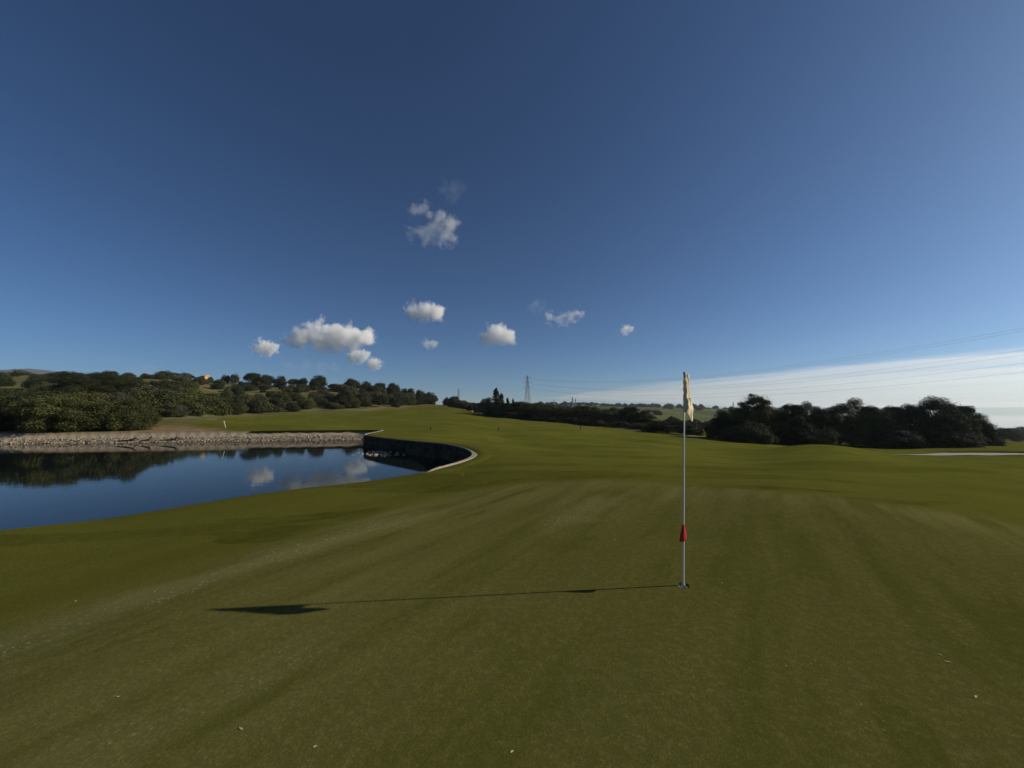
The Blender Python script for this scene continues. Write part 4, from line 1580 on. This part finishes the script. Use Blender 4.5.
def cloud_mat(name, lobes, dens, nscale, amp, soft, flat_z=None, aniso=0.1):
    m = bpy.data.materials.new(name)
    m.use_nodes = True
    nt = m.node_tree
    L = nt.links
    nt.nodes.remove(nt.nodes['Principled BSDF'])
    P = N(nt, 'ShaderNodeTexCoord').outputs['Object']
    # warp the position a little so that the lobes lose their round outline
    fld = None
    for (x, y, z, r) in lobes:
        vm = N(nt, 'ShaderNodeVectorMath', operation='DISTANCE')
        L.new(P, vm.inputs[0])
        vm.inputs[1].default_value = (x, y, z)
        q = math_n(nt, 'SUBTRACT', 1.0, math_n(nt, 'DIVIDE', vm.outputs['Value'], r))
        fld = q if fld is None else math_n(nt, 'SMOOTH_MAX', fld, q, 0.12)
    n1 = noise(nt, P, nscale, 6, 0.6)
    v = math_n(nt, 'ADD', fld, math_n(nt, 'MULTIPLY', math_n(nt, 'SUBTRACT', n1, 0.60), amp))
    v = math_n(nt, 'DIVIDE', v, soft, clamp=True)
    if flat_z is not None:
        sp = N(nt, 'ShaderNodeSeparateXYZ')
        L.new(P, sp.inputs[0])
        fz = math_n(nt, 'DIVIDE', math_n(nt, 'SUBTRACT', sp.outputs['Z'], flat_z[0]), flat_z[1], clamp=True)
        v = math_n(nt, 'MULTIPLY', v, fz)
    v = math_n(nt, 'MULTIPLY', v, dens)
    pv = N(nt, 'ShaderNodeVolumePrincipled')
    pv.inputs['Color'].default_value = (1, 1, 1, 1)
    pv.inputs['Anisotropy'].default_value = aniso
    L.new(v, pv.inputs['Density'])
    L.new(pv.outputs[0], nt.nodes['Material Output'].inputs['Volume'])
    m.cycles.volume_step_rate = 0.35
    return m


def cloud(px, py, dist, lobes_px, tau, label, amp=3.0, soft=0.30, nfreq=1.5, flat=None, aniso=0.1, seed=0):
    """lobes in photo pixels around (px,py): dx, dy(up), depth, radius; real size follows from the distance"""
    a, zt = ray(px, py)
    L = math.sqrt(1 + a * a + zt * zt)
    d = dist / L
    c = at(px, py, d)
    k = d / F * math.sqrt(1 + a * a)                          # metres per pixel there
    lobes = [(x * k, dz * k, y * k, r * k) for x, y, dz, r in lobes_px]
    rmax = max(l[3] for l in lobes)
    ext = max(math.hypot(l[0], l[2]) + l[3] for l in lobes)
    m = cloud_mat('cloud_vapour', lobes, tau / rmax, nfreq / rmax, amp, soft, (flat[0] * k, flat[1] * k) if flat else None, aniso)
    o0 = np.mean([l[:3] for l in lobes], axis=0)
    far_ = np.zeros(len(IV3))
    for l in lobes:
        cc = np.array(l[:3]) - o0
        R2 = (l[3] * 1.18) ** 2
        bq = IV3 @ cc
        disc = bq ** 2 - (cc @ cc - R2)
        t = np.where(disc > 0, bq + np.sqrt(np.maximum(disc, 0)), 0)
        far_ = np.maximum(far_, t)
    far_ = np.maximum(far_, rmax * .25)
    me = mesh_np('cloud', IV3 * far_[:, None] + o0, IF3, True)
    o = obj('cloud', me, m)
    o.location = c
    o.rotation_euler = (0, 0, -math.atan(a))
    tag(o, label, 'cloud', 'small clouds in the blue sky')
    return o


cloud(329, 338, 7500, [(-21.8, -3.2, 0.0, 12.3), (-10.9, 1.3, 0.0, 16.3), (-1.0, 5.2, 2.6, 16.3), (10.9, 2.0, -2.6, 16.3), (23.7, 2.5, 0.0, 13.9), (32.9, 3.9, 0.0, 11.4), (-30.1, -4.5, 0.0, 9.0), (5.5, -3.2, 0.0, 17.2), (-7.3, -3.9, 0.0, 15.5), (18.2, -1.3, 0.0, 13.9)], 4.5,
      'largest cloud, a grey-based white cumulus above the hill', amp=2.9, soft=.45, nfreq=1.7, flat=(-17, 14))
cloud(266, 347, 5900, [(-2.2, 0.7, 0.0, 8.6), (2.9, -1.4, 0.0, 7.9), (-6.5, -2.2, 0.0, 5.8)], 2.6, 'small white cloud left of the largest one', nfreq=1.6, amp=3.0)
cloud(357, 355, 8200, [(-2.5, 0.0, 0.0, 9.3), (4.2, -0.8, 0.0, 8.5)], 2.2, 'small ragged cloud just right of and below the largest one', nfreq=1.4)
cloud(374, 363, 8400, [(-1, 0, 0, 8), (2, -1, 0, 7)], 1.8, 'tiny round cloud below the largest one, near the pines', nfreq=1.2, amp=2.4)
cloud(424, 312.5, 7000, [(-9.9, 0.9, 0.0, 11.7), (0.9, 0.9, 0.0, 13.5), (10.8, 0.0, 0.0, 11.7)], 3.0, 'smooth oval white cloud below the wispy one', amp=2.4, soft=.42, nfreq=1.3, flat=(-12, 10))
cloud(496, 336, 7200, [(-8.5, -1.9, 0.0, 12.3), (0.0, 1.9, 0.0, 15.2), (8.5, -1.9, 0.0, 12.3), (15.2, -4.8, 0.0, 7.6)], 3.4, 'bright dome-shaped cloud right of the oval one', amp=2.3, soft=.42, nfreq=1.4, flat=(-11, 9))
cloud(430, 344, 8200, [(-3.2, 0.0, 0.0, 6.4), (3.2, 0.0, 0.0, 5.6)], .7, 'tiny faint cloud under the oval one', amp=2.4)
cloud(563, 317, 7600, [(-11.9, 0.0, 0.0, 9.3), (-2.6, -0.8, 0.0, 9.3), (6.8, -1.7, 0.0, 10.1), (14.4, 1.7, 0.0, 8.5)], .75, 'thin ragged wisp right of the dome-shaped cloud', amp=4.2, soft=.6, nfreq=1.6)
cloud(535, 305, 7600, [(0, 0, 0, 11), (6, -4, 0, 8)], .12, 'barely visible wisp above and left of the ragged one', amp=3.2, soft=.7)
cloud(626, 329, 7600, [(-0.7, 0.0, 0.0, 6.5), (3.6, -0.7, 0.0, 4.3)], 1.3, 'tiny white puff, the one farthest to the right', amp=3.2)
cloud(433, 226, 5200, [(-15.6, 13.8, 0.0, 12.0), (-3.7, 13.8, 0.0, 12.9), (7.4, 11.0, 0.0, 12.9), (16.6, 2.8, 0.0, 13.8), (13.8, -10.1, 0.0, 15.6), (0.0, -3.7, 0.0, 12.9), (-10.1, -9.2, 0.0, 12.0), (-19.3, -8.3, 0.0, 11.0), (7.4, -2.8, 0.0, 12.9)], .85,
      'large wispy curled cloud, highest of the bright ones', amp=3.6, soft=.75, nfreq=1.3)
cloud(450, 189, 5000, [(-6, 3, 0, 11), (5, 0, 0, 12), (4, -7, 0, 10)], .13, 'faint veil of cloud above the wispy curled one', amp=3.2, soft=.9, nfreq=1.2)
cloud(306, 367, 9000, [(-12, 0, 0, 9), (0, 1, 0, 10), (13, 0, 0, 10), (24, 1, 0, 8)], .14, 'dim grey cloud low over the pines', amp=2.8, soft=.8)
cloud(140, 369, 9000, [(-4, 0, 0, 8), (4, 0, 0, 8)], .10, 'dim grey smudge of cloud over the left hill', amp=2.8, soft=.8)

# --- cloud bank low over the sea: a long thin layer with tapering edge
EDGE = catmull([(0.3, 15.0), (0.9, 12.2), (1.45, 9.2), (2.0, 6.7), (2.4, 5.2), (2.75, 3.85), (3.4, 2.65), (4.4, 1.1), (5.6, -2.0)], 18) * 1000.0
ns, nt_ = len(EDGE), 70
ss = np.concatenate([[0], np.cumsum(np.hypot(*np.diff(EDGE, axis=0).T))])
L_ = ss[-1]
tt = 42000 * np.linspace(0, 1, nt_) ** 2.6
S, T = np.meshgrid(ss, tt, indexing='ij')
wob = (520 * fbm(S / 1500, S * 0 + 2.2, 5) + 160) * np.exp(-T / 9000)
dirx, diry = 0.80, 0.60
X = EDGE[:, 0][:, None] + dirx * (T + wob)
Y = EDGE[:, 1][:, None] + diry * (T + wob)
thick = 130 * sstep(-100, 2600, T) ** 0.9 * sstep(42000, 30000, T) * sstep(0, 2500, S) * sstep(L_, L_ - 700, S)
thick = thick * (0.8 + 0.75 * fbm(S / 2600 + T / 5000, T / 600, 4)) + 0.02
thick = np.maximum(thick, 0.02)
lowz = 470 - 215 * sstep(3500, 20000, T)
zt = lowz + thick
zb = lowz - thick * .22
v = np.concatenate([np.stack([X, Y, zt], -1).reshape(-1, 3), np.stack([X, Y, zb], -1).reshape(-1, 3)])
f = []
nn_ = ns * nt_
for i in range(ns - 1):
    for k in range(nt_ - 1):
        a = i * nt_ + k
        f.append((a, a + nt_, a + nt_ + 1, a + 1))
        f.append((nn_ + a, nn_ + a + 1, nn_ + a + nt_ + 1, nn_ + a + nt_))
for i in range(ns - 1):
    for k in (0, nt_ - 1):
        a = i * nt_ + k
        f.append((a, nn_ + a, nn_ + a + nt_, a + nt_))
for k in range(nt_ - 1):
    for i in (0, ns - 1):
        a = i * nt_ + k
        f.append((a, a + 1, nn_ + a + 1, nn_ + a))
m = bpy.data.materials.new('cloud_layer')
m.use_nodes = True
nt = m.node_tree
nt.nodes.remove(nt.nodes['Principled BSDF'])
pv = N(nt, 'ShaderNodeVolumePrincipled')
pv.inputs['Color'].default_value = (0.98, 0.98, 0.98, 1)
pv.inputs['Anisotropy'].default_value = 0.42
pv.inputs['Density'].default_value = 0.00042
nt.links.new(pv.outputs[0], nt.nodes['Material Output'].inputs['Volume'])
me = mesh_np('cloud_bank', v, f, True)
import bmesh
bm = bmesh.new()
bm.from_mesh(me)
bmesh.ops.recalc_face_normals(bm, faces=bm.faces[:])
bm.to_mesh(me)
bm.free()
tag(obj('cloud_bank', me, m), 'long pale bank of thin cloud low over the sea at the right', 'cloud bank')

# ------------------------------------------------------------------ haze
HAZE = 9.0e-5
m = bpy.data.materials.new('haze')
m.use_nodes = True
nt = m.node_tree
nt.nodes.remove(nt.nodes['Principled BSDF'])
pv = N(nt, 'ShaderNodeVolumePrincipled')
pv.inputs['Color'].default_value = (0.80, 0.91, 1.0, 1)
pv.inputs['Anisotropy'].default_value = 0.2
pv.inputs['Density'].default_value = HAZE
nt.links.new(pv.outputs[0], nt.nodes['Material Output'].inputs['Volume'])
mb = MB()
zlo, zhi = -170, 205
mb.box((400, 300, (zlo + zhi) / 2), (15600, 15600, zhi - zlo))
tag(mb.build('haze', m), 'thin pale haze in the distance', 'haze', kind='stuff')

# ------------------------------------------------------------------ light
SUN_EL = math.radians(25.5)
SUN_AZ = math.radians(84.0)                    # clockwise from the view direction (+Y): to the right
wd_ = bpy.data.worlds.new('World')
sc.world = wd_
wd_.use_nodes = True
nt = wd_.node_tree
bg = nt.nodes['Background']
sky = nt.nodes.new('ShaderNodeTexSky')
sky.sky_type = 'NISHITA'
sky.sun_disc = False
sky.sun_elevation = SUN_EL
sky.sun_rotation = SUN_AZ
sky.altitude = 1000
sky.air_density = 0.77
sky.dust_density = 1.66
sky.ozone_density = 1.49
gm = nt.nodes.new('ShaderNodeGamma')
gm.inputs[1].default_value = 1.1
nt.links.new(sky.outputs[0], gm.inputs[0])
nt.links.new(mixc(nt, 1.0, gm.outputs[0], (0.600, 0.885, 1.150), 'MULTIPLY'), bg.inputs[0])   # white balance of the sky
bg.inputs[1].default_value = 0.054
sd = bpy.data.lights.new('sun', 'SUN')
sd.energy = 5.0
sd.angle = math.radians(0.5)
sd.color = (1.0, 0.90, 0.74)
so = bpy.data.objects.new('sun', sd)
dv = Vector((math.sin(SUN_AZ) * math.cos(SUN_EL), math.cos(SUN_AZ) * math.cos(SUN_EL), math.sin(SUN_EL)))
so.rotation_euler = dv.to_track_quat('Z', 'Y').to_euler()
so.location = (30, 0, 40)
link(so)

vs_ = sc.view_settings
vs_.view_transform = 'Standard'
vs_.look = 'None'
vs_.exposure = 0.0
vs_.gamma = 1.0
vs_.use_curve_mapping = False
sc.render.engine = 'CYCLES'
cy = sc.cycles
cy.max_bounces = 24
cy.diffuse_bounces = 3
cy.glossy_bounces = 3
cy.volume_bounces = 24
cy.transparent_max_bounces = 8
